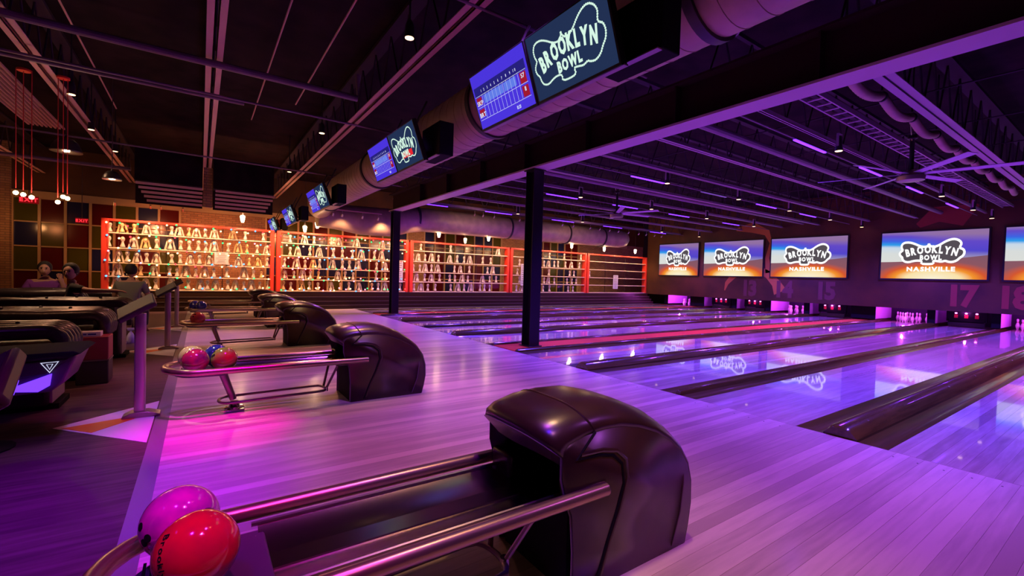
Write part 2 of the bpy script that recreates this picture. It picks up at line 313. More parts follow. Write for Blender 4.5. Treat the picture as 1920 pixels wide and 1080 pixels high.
# ================================================================== ROOM SHELL
Xf, XW, YW = 4.72, 22.15, 17.9
DIV = [(-.49, .22, 'w'), (1.27, 1.98, 'w'), (3.04, 3.55, 'n'), (4.61, 5.32, 'w'), (6.38, 7.75, 's'), (8.81, 9.52, 'w'), (10.58, 11.09, 'n'), (12.15, 12.86, 'w'), (13.92, 15.30, 's'), (16.36, 16.85, 'e')]
struct(MB().box(-8, 26, -4, 22.2, -.4, -.1).build('floor', M['dark_floor'], smooth=False))
struct(MB().box(-8, -.32, -4, 21.2, -.1, 0).build('floor_lounge', M['dark_floor'], smooth=False))
ap = struct(MB().box(-.22, Xf, -1.5, 17.2, -.1, -.02).build('floor_approach', M['black'], smooth=False))
struct(MB().box(-.32, -.22, -2, 17.2, -.1, .002).build('trim_1', M['strip'], smooth=False))
struct(MB().box(Xf, 26, 16.85, 17.3, -.1, .0).build('floor_edge', M['strip'], smooth=False))
# approach boards, each its own piece near the camera, joined farther off
BW = .085; bme = None; y = -1.0; k = 0
for i in range(130):
    yc = -1.0+BW*(i+.5)
    if bme is None:
        o = MB().box(-.22, Xf-.004, -BW/2+.0006, BW/2-.0006, -.02, 0).build('board', M['approach'], ap, smooth=False); bme = o.data
    else:
        o = bpy.data.objects.new('board', bme); C.objects.link(o); o.parent = ap
    o.location = (0, yc, 0)
mb = MB(); y = -1.0+BW*130
while y < 17.15: mb.box(-.22, Xf-.004, y+.001, min(17.2, y+BW-.001), -.02, 0); y += BW
o = mb.build('far_boards', M['approach'], ap, smooth=False); o['kind'] = 'stuff'
# dots on the approach behind the foul line
mb = MB()
for a in range(9):
    for X in (Xf-.14,):
        for kk in range(7): mb.lathe([(.006, .0), (.006, .0008)], (X, DIV[a][1]+.53-.45+.15*kk, 0), 8)
tag(mb.build('approach_dots', M['black'], ap), kind='stuff')
# ceiling, walls
struct(MB().box(-8, 26, -4, 22.2, 5.2, 5.4).build('ceiling', M['deck'], smooth=False))
struct(MB().box(-8.2, -8, -4, 22.2, -.1, 5.4).build('wall_left', M['mask'], smooth=False))
struct(MB().box(-8, 26, -4.2, -4, -.1, 5.4).build('wall_near', M['mask'], smooth=False))
wr = struct(MB().box(XW, XW+.15, -4, 17.85, .58, 5.2).build('wall_right', M['mask'], smooth=False))
struct(MB().box(25.8, 26, -4, 22.2, -.1, 5.2).build('wall_pit', M['curtain'], smooth=False))
# window wall behind the pin display
wf = MB(); YB = 21.2
WIN = [(-5.02, -.66, .62), (2.2, 8.3, .61), (9.2, 13.8, .575), (16.2, 19.6, .57)]
edges = [-8]+[e for a in WIN for e in a[:2]]+[26]
for a in range(0, len(edges), 2): wf.box(edges[a], edges[a+1], YB, YB+.3, -.1, 5.2)
for a, b, p in WIN: wf.box(a, b, YB, YB+.3, 3.5, 5.2); wf.box(a, b, YB, YB+.3, -.1, .33)
wf.box(-5.6, -5.02, YB-.25, YB, -.1, 5.2)
struct(wf.build('wall_back', M['brick'], smooth=False))
struct(MB().box(-8, 26, YB+.35, YB+.4, -.1, 5.2).build('wall_outside', M['night'], smooth=False))
struct(MB().box(-8, 24, YB-.12, YB, 3.5, 3.72).build('trim_2', M['window_frame'], smooth=False))
struct(MB().box(-8, 26, YB-.06, YB-.001, 3.72, 5.2).build('wall_upper', M['mask'], smooth=False))
rnd = random.Random(4); cols = ['g_green', 'g_red', 'g_blue', 'g_red']
seq = [['g_green', 'g_red', 'g_blue', 'g_red', 'g_green', 'g_blue', 'g_red'], ['g_blue', 'g_green', 'g_red', 'g_green', 'g_red', 'g_green', 'g_blue'], ['g_green', 'g_red', 'g_green', 'g_blue', 'g_green', 'g_red', 'g_green'], ['g_red', 'g_blue', 'g_red', 'g_green', 'g_blue', 'g_green', 'g_red']]
for wi, (a, b, p) in enumerate(WIN):
    n = round((b-a)/p); p = (b-a)/n; zs = [.33, 1.13, 1.92, 2.72, 3.5]
    mb = MB()
    for i in range(n+1): mb.box(a+p*i-.035, a+p*i+.035, YB-.04, YB+.1, .33, 3.5)
    for z in zs: mb.box(a, b, YB-.02, YB+.08, z-.02, z+.02)
    wn = struct(mb.build('window_%d' % (wi+1), M['window_frame'], smooth=False))
    for i in range(n):
        for j in range(4):
            g = seq[3-j][i % 7] if wi == 0 else cols[rnd.randrange(4)]
            MB().box(a+p*i+.035, a+p*(i+1)-.035, YB+.02, YB+.035, zs[j]+.02, zs[j+1]-.02).build('pane', M[g], wn, smooth=False)

# ================================================================== LANES
GP = [(0, -.004), (.012, -.012), (.03, -.03), (.07, -.05), (.115, -.056), (.16, -.05), (.2, -.03), (.218, -.012), (.23, -.004)]
def gutter(mb, y0, w=.23, x0=Xf, x1=24.0):
    s = w/.23; top = [(y0+p[0]*s, p[1]) for p in GP]; mb.prism(top+[(y0+w, -.095), (y0, -.095)], 'x', x0, x1)
names = ['near', '18', '17', '16', '15', '14', '13', '12', '11']
lane_lab = ['bowling lane nearest the camera at the right edge', 'bowling lane leading to the numeral eighteen', 'bowling lane leading to the numeral seventeen and lowered pin rake',
 'bowling lane leading to the full rack of ten lit pins', 'bowling lane just this side of the red strip, leading to fifteen' , 'bowling lane ending at pins under the numeral fourteen', 'bowling lane leading to the numeral thirteen',
 'bowling lane two before the far red strip, under the second smallest screen', 'farthest bowling lane, beside the dark stepped ledge']
lane_lab[3] = 'bowling lane just this side of the wide red strip, with ten lit pins'; lane_lab[4] = 'bowling lane just beyond the wide red strip with the column'
boardm = None; LANES = []
for i in range(9):
    y0, y1 = DIV[i][1], DIV[i+1][0]; LANES.append((y0, y1)); n = 12; bw = (y1-y0)/n
    ln = empty('bowling_lane', (Xf, (y0+y1)/2, 0), lane_lab[i], 'lane', 'bowling lanes')
    MB().box(0, 19.3, -(y1-y0)/2, (y1-y0)/2, -.1, -.02).build('lane_bed', M['black'], ln, smooth=False)
    if i <= 4:
        me = None
        for k in range(n):
            if me is None:
                o = MB().box(0, 19.3, -bw/2+.0005, bw/2-.0005, -.02, 0).build('board', M['lane'], ln, smooth=False); me = o.data
            else: o = bpy.data.objects.new('board', me); C.objects.link(o); o.parent = ln
            o.location = (0, -(y1-y0)/2+bw*(k+.5), 0)
    else:
        mb = MB(); mb.box(0, 19.3, -(y1-y0)/2, (y1-y0)/2, -.02, 0); mb.build('lane_surface', M['lane'], ln, smooth=False)
div_lab = ['wide dark gutter divider off the right edge', 'broad gutter divider with round capping, largest in view', 'narrow gutter divider second from the front', 'broad gutter divider third from the front',
 'red carpeted divider around the nearer column', 'gutter divider just beyond the red strip with the column', 'narrow gutter divider fifth from the display wall', 'gutter divider just before the far red strip', 'red carpeted divider around the far column', 'edge gutter along the dark stepped ledge']
def capping(mb, yc, w, h, x0, x1):
    pr = [(-w/2, -.09), (-w/2, .012), (-w*.44, .03), (-w*.3, h*.85), (-w*.16, h), (w*.16, h), (w*.3, h*.85), (w*.44, .03), (w/2, .012), (w/2, -.09)]
    n = len(pr); vs = []
    for t, sc in ((x0, .8), (x0+.035, 1), (x1, 1)): vs += [(t, yc+p[0]*(1 if sc == 1 else .96), p[1]*sc if p[1] > 0 else p[1]) for p in pr]
    fs = [(a*n+k, a*n+(k+1) % n, (a+1)*n+(k+1) % n, (a+1)*n+k) for a in range(2) for k in range(n)]+[tuple(range(n))[::-1], tuple(range(2*n, 3*n))]
    mb.add(vs, fs)
for i, (a, b, t) in enumerate(DIV):
    d = empty('gutter_divider', (0, 0, 0), div_lab[i], 'gutter', 'gutter dividers'); W = b-a
    mb = MB(); gutter(mb, a, .23); mb.build('gutter', M['gutter'], d)
    if t != 'e':
        mb = MB(); gutter(mb, b-.23, .23); mb.build('gutter', M['gutter'], d)
    mb = MB()
    if t == 's':
        capping(mb, a+.28, .1, .05, Xf+.02, 24); mb.build('capping', M['capping'], d)
        mb = MB(); capping(mb, b-.28, .1, .05, Xf+.02, 24); mb.build('capping', M['capping'], d)
        MB().box(Xf, 24, a+.33, b-.33, -.095, .012).build('carpet_strip', M['carpet_red'], d, smooth=False)
    elif t == 'e':
        MB().box(Xf, 24, a+.23, b, -.095, .01).build('capping', M['capping'], d)
    else:
        capping(mb, (a+b)/2, W-.44, .095 if t == 'w' else .05, Xf+.02, 24); mb.build('capping', M['capping'], d)
    if t == 'w':
        mb = MB()
        for q in range(12): mb.lathe([(.012, .0), (.009, .004)], (Xf+.5+q*1.4, (a+b)/2-.06, .088), 8)
        tag(mb.build('screws', M['steel'], d), kind='stuff')

# ================================================================== PIN DECKS
def pin_mb():
    pr = [(.026, 0), (.029, .02), (.045, .07), (.0575, .115), (.054, .16), (.038, .21), (.025, .25), (.0235, .27), (.027, .30), (.032, .335), (.031, .355), (.022, .375), (.008, .381)]
    mb = MB(); mb.lathe(pr[:7], n=14); mb.lathe(pr[6:8], n=14, mi=1); mb.lathe(pr[7:], n=14); return mb
pin0 = None
def add_pin(x, y, lab, grp):
    global pin0
    if pin0 is None: o = pin0 = pin_mb().build('bowling_pin', [M['pin'], M['pin_red']])
    else: o = pin0.copy(); C.objects.link(o)
    o.location = (x, y, 0); tag(o, lab, 'bowling pin', grp)
for li, nm in ((3, '16'), (5, '14'), (8, '11'), (1, '18')):
    yc = sum(LANES[li])/2; words = {3: 'deck showing all ten lit pins', 5: 'deck below numeral fourteen', 8: 'farthest deck', 1: 'deck cut by the right edge'}[li]
    rown = ['head', 'second', 'third', 'back']; cn = ['first', 'second', 'third', 'last']
    for r in range(4):
        for k in range(r+1):
            yy = yc+(k-r/2)*.305
            add_pin(23.0+r*.264, yy, 'white head pin on the '+words if r == 0 else 'white pin, %s of the %s row, on the %s' % (cn[k] if k < r else 'last', rown[r], words), 'pins on the '+words)
kicks = [(a+b)/2 for a, b, t in DIV]
for i, yc in enumerate(kicks):
    w_ = .2 if DIV[i][2] != 's' else .8
    kb = empty('kickback_panel', (0, 0, 0))
    for sy_ in (-1, 1): MB().box(22.45, 24.28, yc+sy_*(w_/2)-.01, yc+sy_*(w_/2)+.01, .08, .66).build('side_sheet', M['kick'], kb, smooth=False)
    MB().box(22.4, 22.45, yc-w_/2-.012, yc+w_/2+.012, .07, .66).build('front_shade_plate', M['black'], kb, smooth=False); tag(kb, ['kickback panel past the right edge', 'kickback panel between decks eighteen and the edge', 'pale violet kickback panel between decks seventeen and eighteen', 'pale violet kickback panel left of the full pin rack'.replace('left of', 'beside'), 'wide kickback panel between decks sixteen and fifteen', 'kickback panel between decks fifteen and fourteen', 'kickback panel between decks fourteen and thirteen', 'kickback panel between decks thirteen and twelve', 'wide kickback panel between decks twelve and 11', 'kickback panel at the corner with the display wall'][i], 'panel', 'kickback panels')  # front face coloured dark so only the inner sides look lit
struct(MB().box(24.3, 24.36, -1, 17.6, -.1, .9).build('wall_curtain', M['curtain'], smooth=False))
for li, nm in ((2, '17'), (4, '15'), (6, '13'), (7, '12')):
    y0, y1 = LANES[li]; yc = (y0+y1)/2
    rk = empty('pin_rake', (22.75, yc, 0), 'lowered black pin rake with three pink lamps on deck '+{'17':'seventeen','15':'fifteen','13':'thirteen','12':'twelve'}[nm], 'pin rake', 'lowered pin rakes')
    MB().box(-.04, .06, -.53, .53, .2, .56).build('rake_panel', M['black'], rk, bevel=.01)
    MB().box(-.07, -.04, -.48, .48, .02, .17).build('lower_bar', M['fixture'], rk, bevel=.01)
    for s_ in (-1, 1): MB().box(-.04, .02, s_*.47-.015, s_*.47+.015, .05, .3).build('arm', M['fixture'], rk)
    for s_ in (-1, 0, 1):
        lp = MB().ball((-.06, s_*.27, .5), .03, 10, sc=(.6, 1.2, .8)).build('lamp', M['pitlamp'], rk)
        MB().box(-.05, -.041, s_*.27-.05, s_*.27+.05, .33, .45).build('red_plate', M['pin_red'], rk)
for li in range(9):
    yc = sum(LANES[li])/2; e = 16 if li in (1, 3, 5, 8) else 3
    point((22.62, yc, .54), (.8, .1, 1), e*2.2, .03)
    point((23.6, yc, .75), (.6, .05, 1), e*1.4, .03)

# ================================================================== MASKING WALL: SCREENS, NUMERALS, MURAL
LOGO = [(870, 322), (880, 352), (930, 364), (985, 347), (1050, 307), (1110, 285), (1160, 282), (1208, 303), (1228, 335), (1212, 368), (1215, 385), (1250, 397), (1264, 430), (1250, 467), (1215, 490), (1185, 520), (1135, 537), (1090, 532), (1060, 520), (1020, 532), (960, 522), (925, 520), (935, 553), (870, 558), (790, 553), (797, 520), (740, 515), (690, 522), (640, 535), (590, 527), (565, 502), (563, 477), (535, 457), (526, 430), (545, 408), (568, 395), (548, 370), (548, 330), (580, 305), (640, 303), (700, 320), (770, 352), (820, 362), (862, 352)]
LOGO = [((x-897)/367, (418-y)/367) for x, y in LOGO]   # half width about 1, v up
def smooth_loop(P, it=2):
    for _ in range(it):
        Q = []
        for i, p in enumerate(P):
            q = P[(i+1) % len(P)]; Q += [(.75*p[0]+.25*q[0], .75*p[1]+.25*q[1]), (.25*p[0]+.75*q[0], .25*p[1]+.75*q[1])]
        P = Q
    return P
LG = smooth_loop(LOGO, 1)
def loop_strip(mb, P, w, fr, mi=0, off=0.):
    """flat ribbon of width w along closed loop P; fr(u, v, d) -> 3D"""
    n = len(P); vs = []
    for i, p in enumerate(P):
        a, b = P[i-1], P[(i+1) % n]; t = Vector((b[0]-a[0], b[1]-a[1])).normalized(); nn = Vector((-t.y, t.x))
        for s_ in (-1, 1): vs.append(fr(p[0]+nn.x*(s_*w/2), p[1]+nn.y*(s_*w/2), off))
    fs = [(2*i, 2*i+1, 2*((i+1) % n)+1, 2*((i+1) % n)) for i in range(n)]
    mb.add(vs, fs, mi)
def logo_text(mb, fr_m, sx, sy, mi=0, bold=.03, nash=False, depth=.003):
    """BROOKLYN on a shallow arch, BOWL below; fr_m maps (u right, v up, w out); sx, sy are the plate's half-width units"""
    def put(wid, hgt, size, v0, arch, rot):
        def f(cx, adv):
            c = cx/adv; return (fr_m @ Matrix.Translation((c*wid*sx, (v0-arch*(2*c)**2-hgt/2)*sy, .006)) @ Matrix.Rotation(-rot*2*c, 4, 'Z')
                                @ Matrix.Diagonal((wid*sx/adv, hgt*sy/(.72*size), 1, 1)))
        return f
    text_bm(mb, 'BROOKLYN', .3, put(1.56, .225, .3, .085, .12, .22), mi, bold, 1., depth)
    text_bm(mb, 'BOWL', .3, put(.68, .15, .3, -.172, .0, .0), mi, bold, 1., depth)
    if nash: text_bm(mb, 'NASHVILLE', .3, put(1.5, .13, .3, -.53, 0, 0), mi, bold, 1., depth)
SCR = [(.18, 3.12), (3.52, 6.45), (7.6, 10.63), (11.02, 14.07), (14.43, 16.92)]
sl = ['projection screen cut by the right edge of the view', 'largest fully visible projection screen with sunset and club logo', 'second largest full projection screen with sunset and club logo', 'middle-sized projection screen with sunset and logo above numeral 13', 'smallest projection screen with sunset and logo, next to the display wall']
for i, (a, b) in enumerate(SCR):
    yc, zc = (a+b)/2, 2.595; hw = (b-a)/2; hh = .875
    sc_ = empty('projection_screen', (XW-.02, yc, zc), sl[i], 'screen', 'projection screens over the lanes')
    MB().box(-.05, .0, -hw-.05, hw+.05, -hh-.05, hh+.05).build('frame', M['frame_black'], sc_, smooth=False)
    MB().box(-.056, -.051, -hw, hw, -hh, hh).build('picture', M['proj'], sc_, smooth=False)
    sx = hw*.61; sy = 1.19; v0 = .12
    fr = lambda u, v, d: (-.058-d, -u*sx, v*sy+v0)
    mb = MB(); P = LG; n = len(P); vs = [fr(p[0]*.97, p[1]*.97, .001) for p in P]; mb.add(vs, [tuple(range(n))]); mb.build('logo_plate', M['e_grey'], sc_, smooth=False)
    mb = MB(); loop_strip(mb, P, .07, fr, 0, .002)
    fm = Matrix(((0, 0, -1, -.058), (-1, 0, 0, 0), (0, 1, 0, v0), (0, 0, 0, 1)))
    logo_text(mb, fm, sx, sy, 0, .05, True); mb.build('lettering', M['e_white'], sc_, smooth=False)
# numerals painted on the wall (shallow relief paint)
def flat_text(s, y, z, size, sx, m, nm='numeral'):
    mb = MB(); fm = Matrix(((0, 0, -1, XW-.004), (-1, 0, 0, y), (0, 1, 0, z), (0, 0, 0, 1)))
    text_bm(mb, s, size, lambda cx, adv: fm @ Matrix.Translation((cx*sx, 0, .002)), 0, .05, sx, .003)
    return mb.build(nm, m, wr, smooth=False)
for s, y, c in (('13', 11.6, 'numeral'), ('14', 10.0, 'numeral'), ('15', 8.3, 'numeral'), ('17', 4.05, 'numeral_red'), ('18', 2.8, 'numeral_red')):
    flat_text(s, y, .8, 1.0, .85, M[c])
def ribbon(pts, ws, m, nm='mural_stroke'):
    mb = MB(); n = len(pts); vs = []
    for i, p in enumerate(pts):
        a, b = pts[max(0, i-1)], pts[min(n-1, i+1)]; t = Vector((b[0]-a[0], b[1]-a[1])).normalized(); nn = Vector((-t.y, t.x))*ws[i]/2
        for s_ in (-1, 1): vs.append((XW-.003, p[0]+s_*nn.x, p[1]+s_*nn.y))
    mb.add(vs, [(2*i, 2*i+1, 2*i+3, 2*i+2) for i in range(n-1)]); mb.build(nm, m, wr, smooth=False)
arc = [(12.9, .98), (12.8, 1.35), (12.45, 1.75), (11.9, 2.05), (11.3, 2.1), (10.75, 1.8), (10.4, 1.4), (10.2, 1.0)]
ribbon(smooth_loop(arc, 0), [.05, .2, .3, .34, .34, .36, .4, .6], M['mural'])
ribbon([(10.75, 1.9), (10.85, 2.6), (10.7, 3.3), (10.9, 3.8), (11.6, 4.1), (12.4, 4.05)], [.3, .18, .12, .3, .5, .15], M['mural'])
ribbon([(5.4, 3.7), (4.9, 4.1), (4.3, 4.0), (3.9, 4.4)], [.2, .6, .8, .3], M['numeral_red'])

# ================================================================== PIN DISPLAY WALL (red framed bays)
ledge = empty('stepped_ledge', (0, 0, 0), 'long black glossy stepped ledge under the red framed display', 'ledge')
for k, (y0, z0, z1) in enumerate(((17.28, 0, .13), (17.42, .13, .27), (17.56, .27, .42), (17.7, .42, .6))):
    MB().box(-2.4, 22.1, y0, 18.15, z0 if k else -.1, z1).build('step', M['ledge'], ledge, bevel=.015)
    MB().box(-2.4, 22.1, y0-.012, y0+.02, z1-.002, z1+.012).build('edge_strip', M['tube'], ledge)
BX = [(-2.42, 2.12), (2.2, 7.06), (7.14, 12.1), (12.18, 17.14), (17.22, 22.12)]
ordn = ['first', 'second', 'third', 'fourth', 'fifth', 'sixth', 'seventh', 'eighth', 'ninth', 'tenth', 'eleventh', 'twelfth', 'thirteenth', 'fourteenth', 'fifteenth', 'sixteenth', 'seventeenth', 'eighteenth', 'nineteenth', 'twentieth']
ZS = [2.35, 1.9, 1.46, 1.05, .64]
def invX(px, z, Y=17.95):
    # true X on the shelf plane for a measured bearing
    d = fw*F+r2*(px-960)-u2*((540-0)-540+0)
    # bearing: intersect with plane Y using the pixel row of height z (two iterations)
    row = 480.
    for _ in range(6):
        d = fw*F+r2*(px-960)-u2*(row-540); t = Y/d.y; X = d.x*t
        q = Vector((X, Y, z-H)); row = 540-F*q.dot(u2)/q.dot(fw)
    return X
bl = ['red framed display bay at the lounge end, full of figurines and fairy lights', 'second red framed display bay, crossed by the far column, with coloured fairy lights', 'third red framed display bay between the two columns, without fairy lights', 'fourth red framed display bay, crossed by the nearer column', 'nearly empty red framed display bay next to the lane masking wall']
for i, (a, b) in enumerate(BX):
    r = empty('display_bay', (0, 0, 0), bl[i], 'display rack', 'red framed display bays')
    pw = .13 if i else .16
    for x0 in (a, b-.11): MB().box(x0, x0+(pw if x0 == a else .11), 17.82, 18.1, .6, 2.75).build('post', M['red_steel'], r, bevel=.006)
    MB().box(a, b, 17.84, 18.08, 2.68, 2.75).build('top_rail', M['red_steel'], r, bevel=.006)
    for z in ZS:
        MB().box(a+.1, b-.1, 17.84, 18.1, z-.035, z).build('shelf', M['shelf'], r, bevel=.004)
    for q in (1/3, 2/3):
        MB().box(a+(b-a)*q-.01, a+(b-a)*q+.01, 18.09, 18.11, .62, 2.7).build('upright', M['cord'], r)
def fig_mb():
    pr = [(.062, .02), (.066, .04), (.05, .09), (.034, .14), (.03, .18), (.036, .2), (.05, .225), (.056, .26), (.052, .3), (.036, .33), (.01, .345)]
    mb = MB(); mb.lathe(pr, n=12, mi=0); mb.lathe([(.068, 0), (.068, .024)], n=12, mi=1)
    for s_ in (-1, 1): mb.ball((s_*.022, -.045, .265), .011, 6, 1)
    mb.ball((0, -.05, .24), .012, 6, 1); return mb
def arch_mb():
    mb = fig_mb(); pts = []
    for sx_, z in ((-.12, .0), (-.105, .08), (-.085, .17), (-.07, .26), (-.05, .33), (0, .365), (.05, .33), (.07, .26), (.085, .17), (.105, .08), (.12, 0)): pts.append((sx_, .05, z))
    mb.tube(pts, [.03, .028, .026, .026, .026, .026, .026, .026, .026, .028, .03], 8, mi=0); return mb
f0 = fig_mb().build('figurine', [M['figure'], M['black']]); f1 = arch_mb().build('figurine', [M['figure'], M['black']])
f2 = fig_mb().build('figurine', [M['figure_b'], M['black']]); f3 = arch_mb().build('figurine', [M['figure_b'], M['black']])
protos = [f0, f1, f2, f3]; used = set()
ROWS = {0: ['206 229A 252 274A 294 322 337A 354 368A 385 402A 436A 460 494', '204 230 251A 273A 294 319A 339 355 372 386 402A 428 446A 463 482 501A', '202 222A 239 257A 275 293A 322 338 357A 374 392A 427 447A 467 483A 501', '201 222A 245 264 287A 318 332 349A 367 384A 401 425 457A 475 490', '200 220A 257 273A 292 320A 353 375A 389 404A 427 442A 457 471A 487 502'],
 1: ['544 571A 589 622 635A 669A 717A', '544 559A 581 599A 625 642 661 678A 702 716A 746', '533 557A 572 587A 599 624A 642 655 672A 706 722A', '533A 551 567A 582 597 633A 647 662 705 722', '531 545 565A 580 596 620A 638 654 673A 697 709 721A 750'],
 2: ['789 845 935A', '774 785A 797 810A 822 844A 857 870 881A 905 920', '775 787 798A 809 821A 852 864A 880 914 925A', '782A 796 809A 824 843 853 867A 877 905A 918 930', '776 789A 802 816 845 859A 870 883A 900 908 918'],
 3: ['1030 1058 1089', '974 985 1020 1029A 1039 1046 1060 1072A 1086', '970 1029 1068 1076', '974 984A 1020 1029A 1039 1063 1072 1080', '968 978A 1018 1030 1065 1074'],
 4: ['', '', '1105', '', '']}
rn = random.Random(7); rowl = ['top', 'second', 'middle', 'fourth', 'bottom']
for bi, rows in ROWS.items():
    for ri, s in enumerate(rows):
        for k, t in enumerate(s.split()):
            A = t.endswith('A'); px = int(t.rstrip('A')); z = ZS[ri]; X = invX(px, z+.15)
            g = rn.random() < .12 and bi < 2; idx = (1 if A else 0)+(2 if g else 0)
            if idx not in used: o = protos[idx]; used.add(idx)
            else: o = protos[idx].copy(); C.objects.link(o)
            o.location = (X, 17.95, z); s_ = rn.uniform(.9, 1.06); o.scale = (s_, s_, s_ if ri else s_*.94); o.rotation_euler.z = rn.uniform(-.3, .3)
            tag(o, '%s %s, %s from the lounge end, %s shelf, %s display bay' % ('golden' if g else 'cream', 'figurine under a white arch' if A else 'figurine on black base', ordn[k], rowl[ri], ordn[bi]), 'figurine', 'figurines on the %s shelf of the %s bay' % (rowl[ri], ordn[bi]))
# printed notices
def notice(px, z0, z1, wpx, lab):
    X = invX(px, (z0+z1)/2, 17.8); wd = wpx/F*(X*fw.x+17.8*fw.y)
    n = empty('notice', (X, 17.8, z0), lab, 'sign', 'white notices on the display bays'); h = z1-z0
    MB().box(-wd/2, wd/2, -.006, .0, 0, h).build('sheet', M['paper'], n, smooth=False)
    mb = MB(); r_ = random.Random(px)
    for k in range(9):
        zz = h*(.93-k*.1); mb.box(-wd*.4*r_.uniform(.6, 1), wd*.4*r_.uniform(.6, 1), -.0075, -.006, zz-h*.03, zz)
    tag(mb.build('print_lines', M['tube'], n, smooth=False), kind='stuff')
notice(1154, .85, 1.62, 13, 'white printed notice hanging alone in the nearly empty display bay')
notice(981, .95, 2.0, 11, 'white printed notice behind the nearer column in the fourth bay')
notice(750, 1.0, 1.85, 11, 'white printed notice beside the post right of the far column'.replace('right of', 'beyond'))
notice(415, 1.5, 1.9, 22, 'white printed notice among the figurines of the first bay')
# fairy lights
ico = bpy.data.meshes.new('fairy_bulb'); bm = bmesh.new(); bmesh.ops.create_icosphere(bm, subdivisions=1, radius=.03); bm.to_mesh(ico); bm.free()
fc = {'w': ((1, .52, .2), 7), 'r': ((1, .04, .05), 4), 'g': ((.03, 1, .22), 2.4), 'b': ((.08, .4, 1), 3), 'p': ((1, .2, .3), 5)}
fm = {}
for k, (c, s) in fc.items():
    m = em('fairy_'+k, c, s); m.cycles.emission_sampling = 'NONE'; fm[k] = ico.copy(); fm[k].materials.append(m)
for bi, n in ((0, 110), (1, 150)):
    a, b = BX[bi]; st = empty('fairy_lights', (0, 0, 0), 'string of coloured fairy lights in the %s' % ('display bay at the lounge end' if bi == 0 else 'display bay behind the far column'), 'string lights')
    rr = random.Random(bi+3); nc = n//6; pts = []
    for c_ in range(nc+1):
        x = a+.15+(b-a-.3)*c_/nc
        for q in range(6):
            qq = q if c_ % 2 == 0 else 5-q; pts.append((x+rr.uniform(-.06, .06), 17.8, 2.62-qq*.385+rr.uniform(-.07, .07)))
    MB().tube(pts, .003, 4).build('wire', M['cord'], st)
    for p in pts:
        k = rr.choices('wrgbp', (7 if bi == 0 else 4, 2, 4, 3, 2))[0]
        o = bpy.data.objects.new('bulb', fm[k]); C.objects.link(o); o.parent = st; o.location = p

# ================================================================== COLUMNS, BEAM, DUCTS
def column(x, y, top, lab):
    c = empty('steel_column', (x, y, 0), lab, 'column', 'black steel columns')
    mb = MB(); W = .12
    mb.box(-W, W, -.13, -.115, .012, top).box(-W, W, .115, .13, .012, top).box(-.008, .008, -.115, .115, .012, top)
    mb.build('shaft', M['blackmetal'], c, bevel=.004)
    MB().box(-.16, .16, -.17, .17, 0, .03).build('base_plate', M['blackmetal'], c, bevel=.004)
    MB().box(-.15, .15, -.16, .16, top-.02, top).build('cap_plate', M['blackmetal'], c)
    return c
column(5.34, 7.06, 3.43, 'nearer black steel column standing in the wide red strip'); column(5.34, 14.7, 3.43, 'farther black steel column, in the far red strip before the pin display')
bmv = empty('steel_girder', (0, 0, 0), 'deep dark steel girder running over both columns', 'girder')
mb = MB(); mb.box(5.35, 5.38, -3, 15.0, 3.47, 3.98); mb.build('web', M['beam'], bmv)
MB().box(5.2, 5.53, -3, 15.0, 3.44, 3.47).build('bottom_flange', M['beam_under_lit'], bmv); MB().box(5.2, 5.53, -3, 15.0, 3.98, 4.01).build('top_flange', M['beam'], bmv)
for k in range(8): MB().box(5.23, 5.35, .4+1.72*k, .42+1.72*k, 3.47, 3.98).build('stiffener', M['beam'], bmv)
dl = bpy.data.objects; 
def duct(name_lab, pts, rs, rings, seams):
    d = empty('round_duct', (0, 0, 0), name_lab, 'duct')
    MB().tube(pts, rs, 40).build('shell', M['duct'], d, sharp=50)
    for p, ax, r in rings:
        c = Vector(p); mb = MB(); mb.lathe([(r, -.04), (r+.03, -.04), (r+.03, .04), (r, .04)], c, 40, 0, ax); mb.build('flange_ring', M['duct_ring'], d)
    mb = MB()
    for p, ax, r in seams: mb.lathe([(r, -.006), (r+.005, -.003), (r+.005, .003), (r, .006)], p, 40, 0, ax)
    if seams: tag(mb.build('spiral_seams', M['duct'], d), kind='stuff')
    return d
RD = .39; DX, DZ = 3.2, 3.62
duct('large round duct running over the approach behind the score monitors', [(DX, -2, DZ), (DX, 15.2, DZ), (DX+.02, 15.9, DZ-.02), (DX+.15, 16.5, DZ-.08)], RD,
     [((DX, y, DZ), 'y', RD) for y in (2.05, 5.2, 9.9, 14.6)], [((DX, -1+.22*k, DZ), 'y', RD) for k in range(70)])
duct('large round duct crossing in front of the pin display wall', [(3.3, 16.75, 3.3), (3.9, 16.75, 3.3), (4.8, 16.75, 3.25), (5.9, 16.75, 3.27), (6.6, 16.75, 3.42), (7.2, 16.75, 3.5), (18.4, 16.75, 3.55), (18.75, 16.75, 3.55), (18.95, 16.75, 3.55)],
     [.4, .44, .52, .52, .47, .46, .46, .4, .25], [((x, 16.75, 3.52), 'x', .46) for x in (6.9, 11.2, 14.6, 17.0)], [((x, 16.75, 3.52), 'x', .458) for x in (8.4, 9.8, 12.8)])
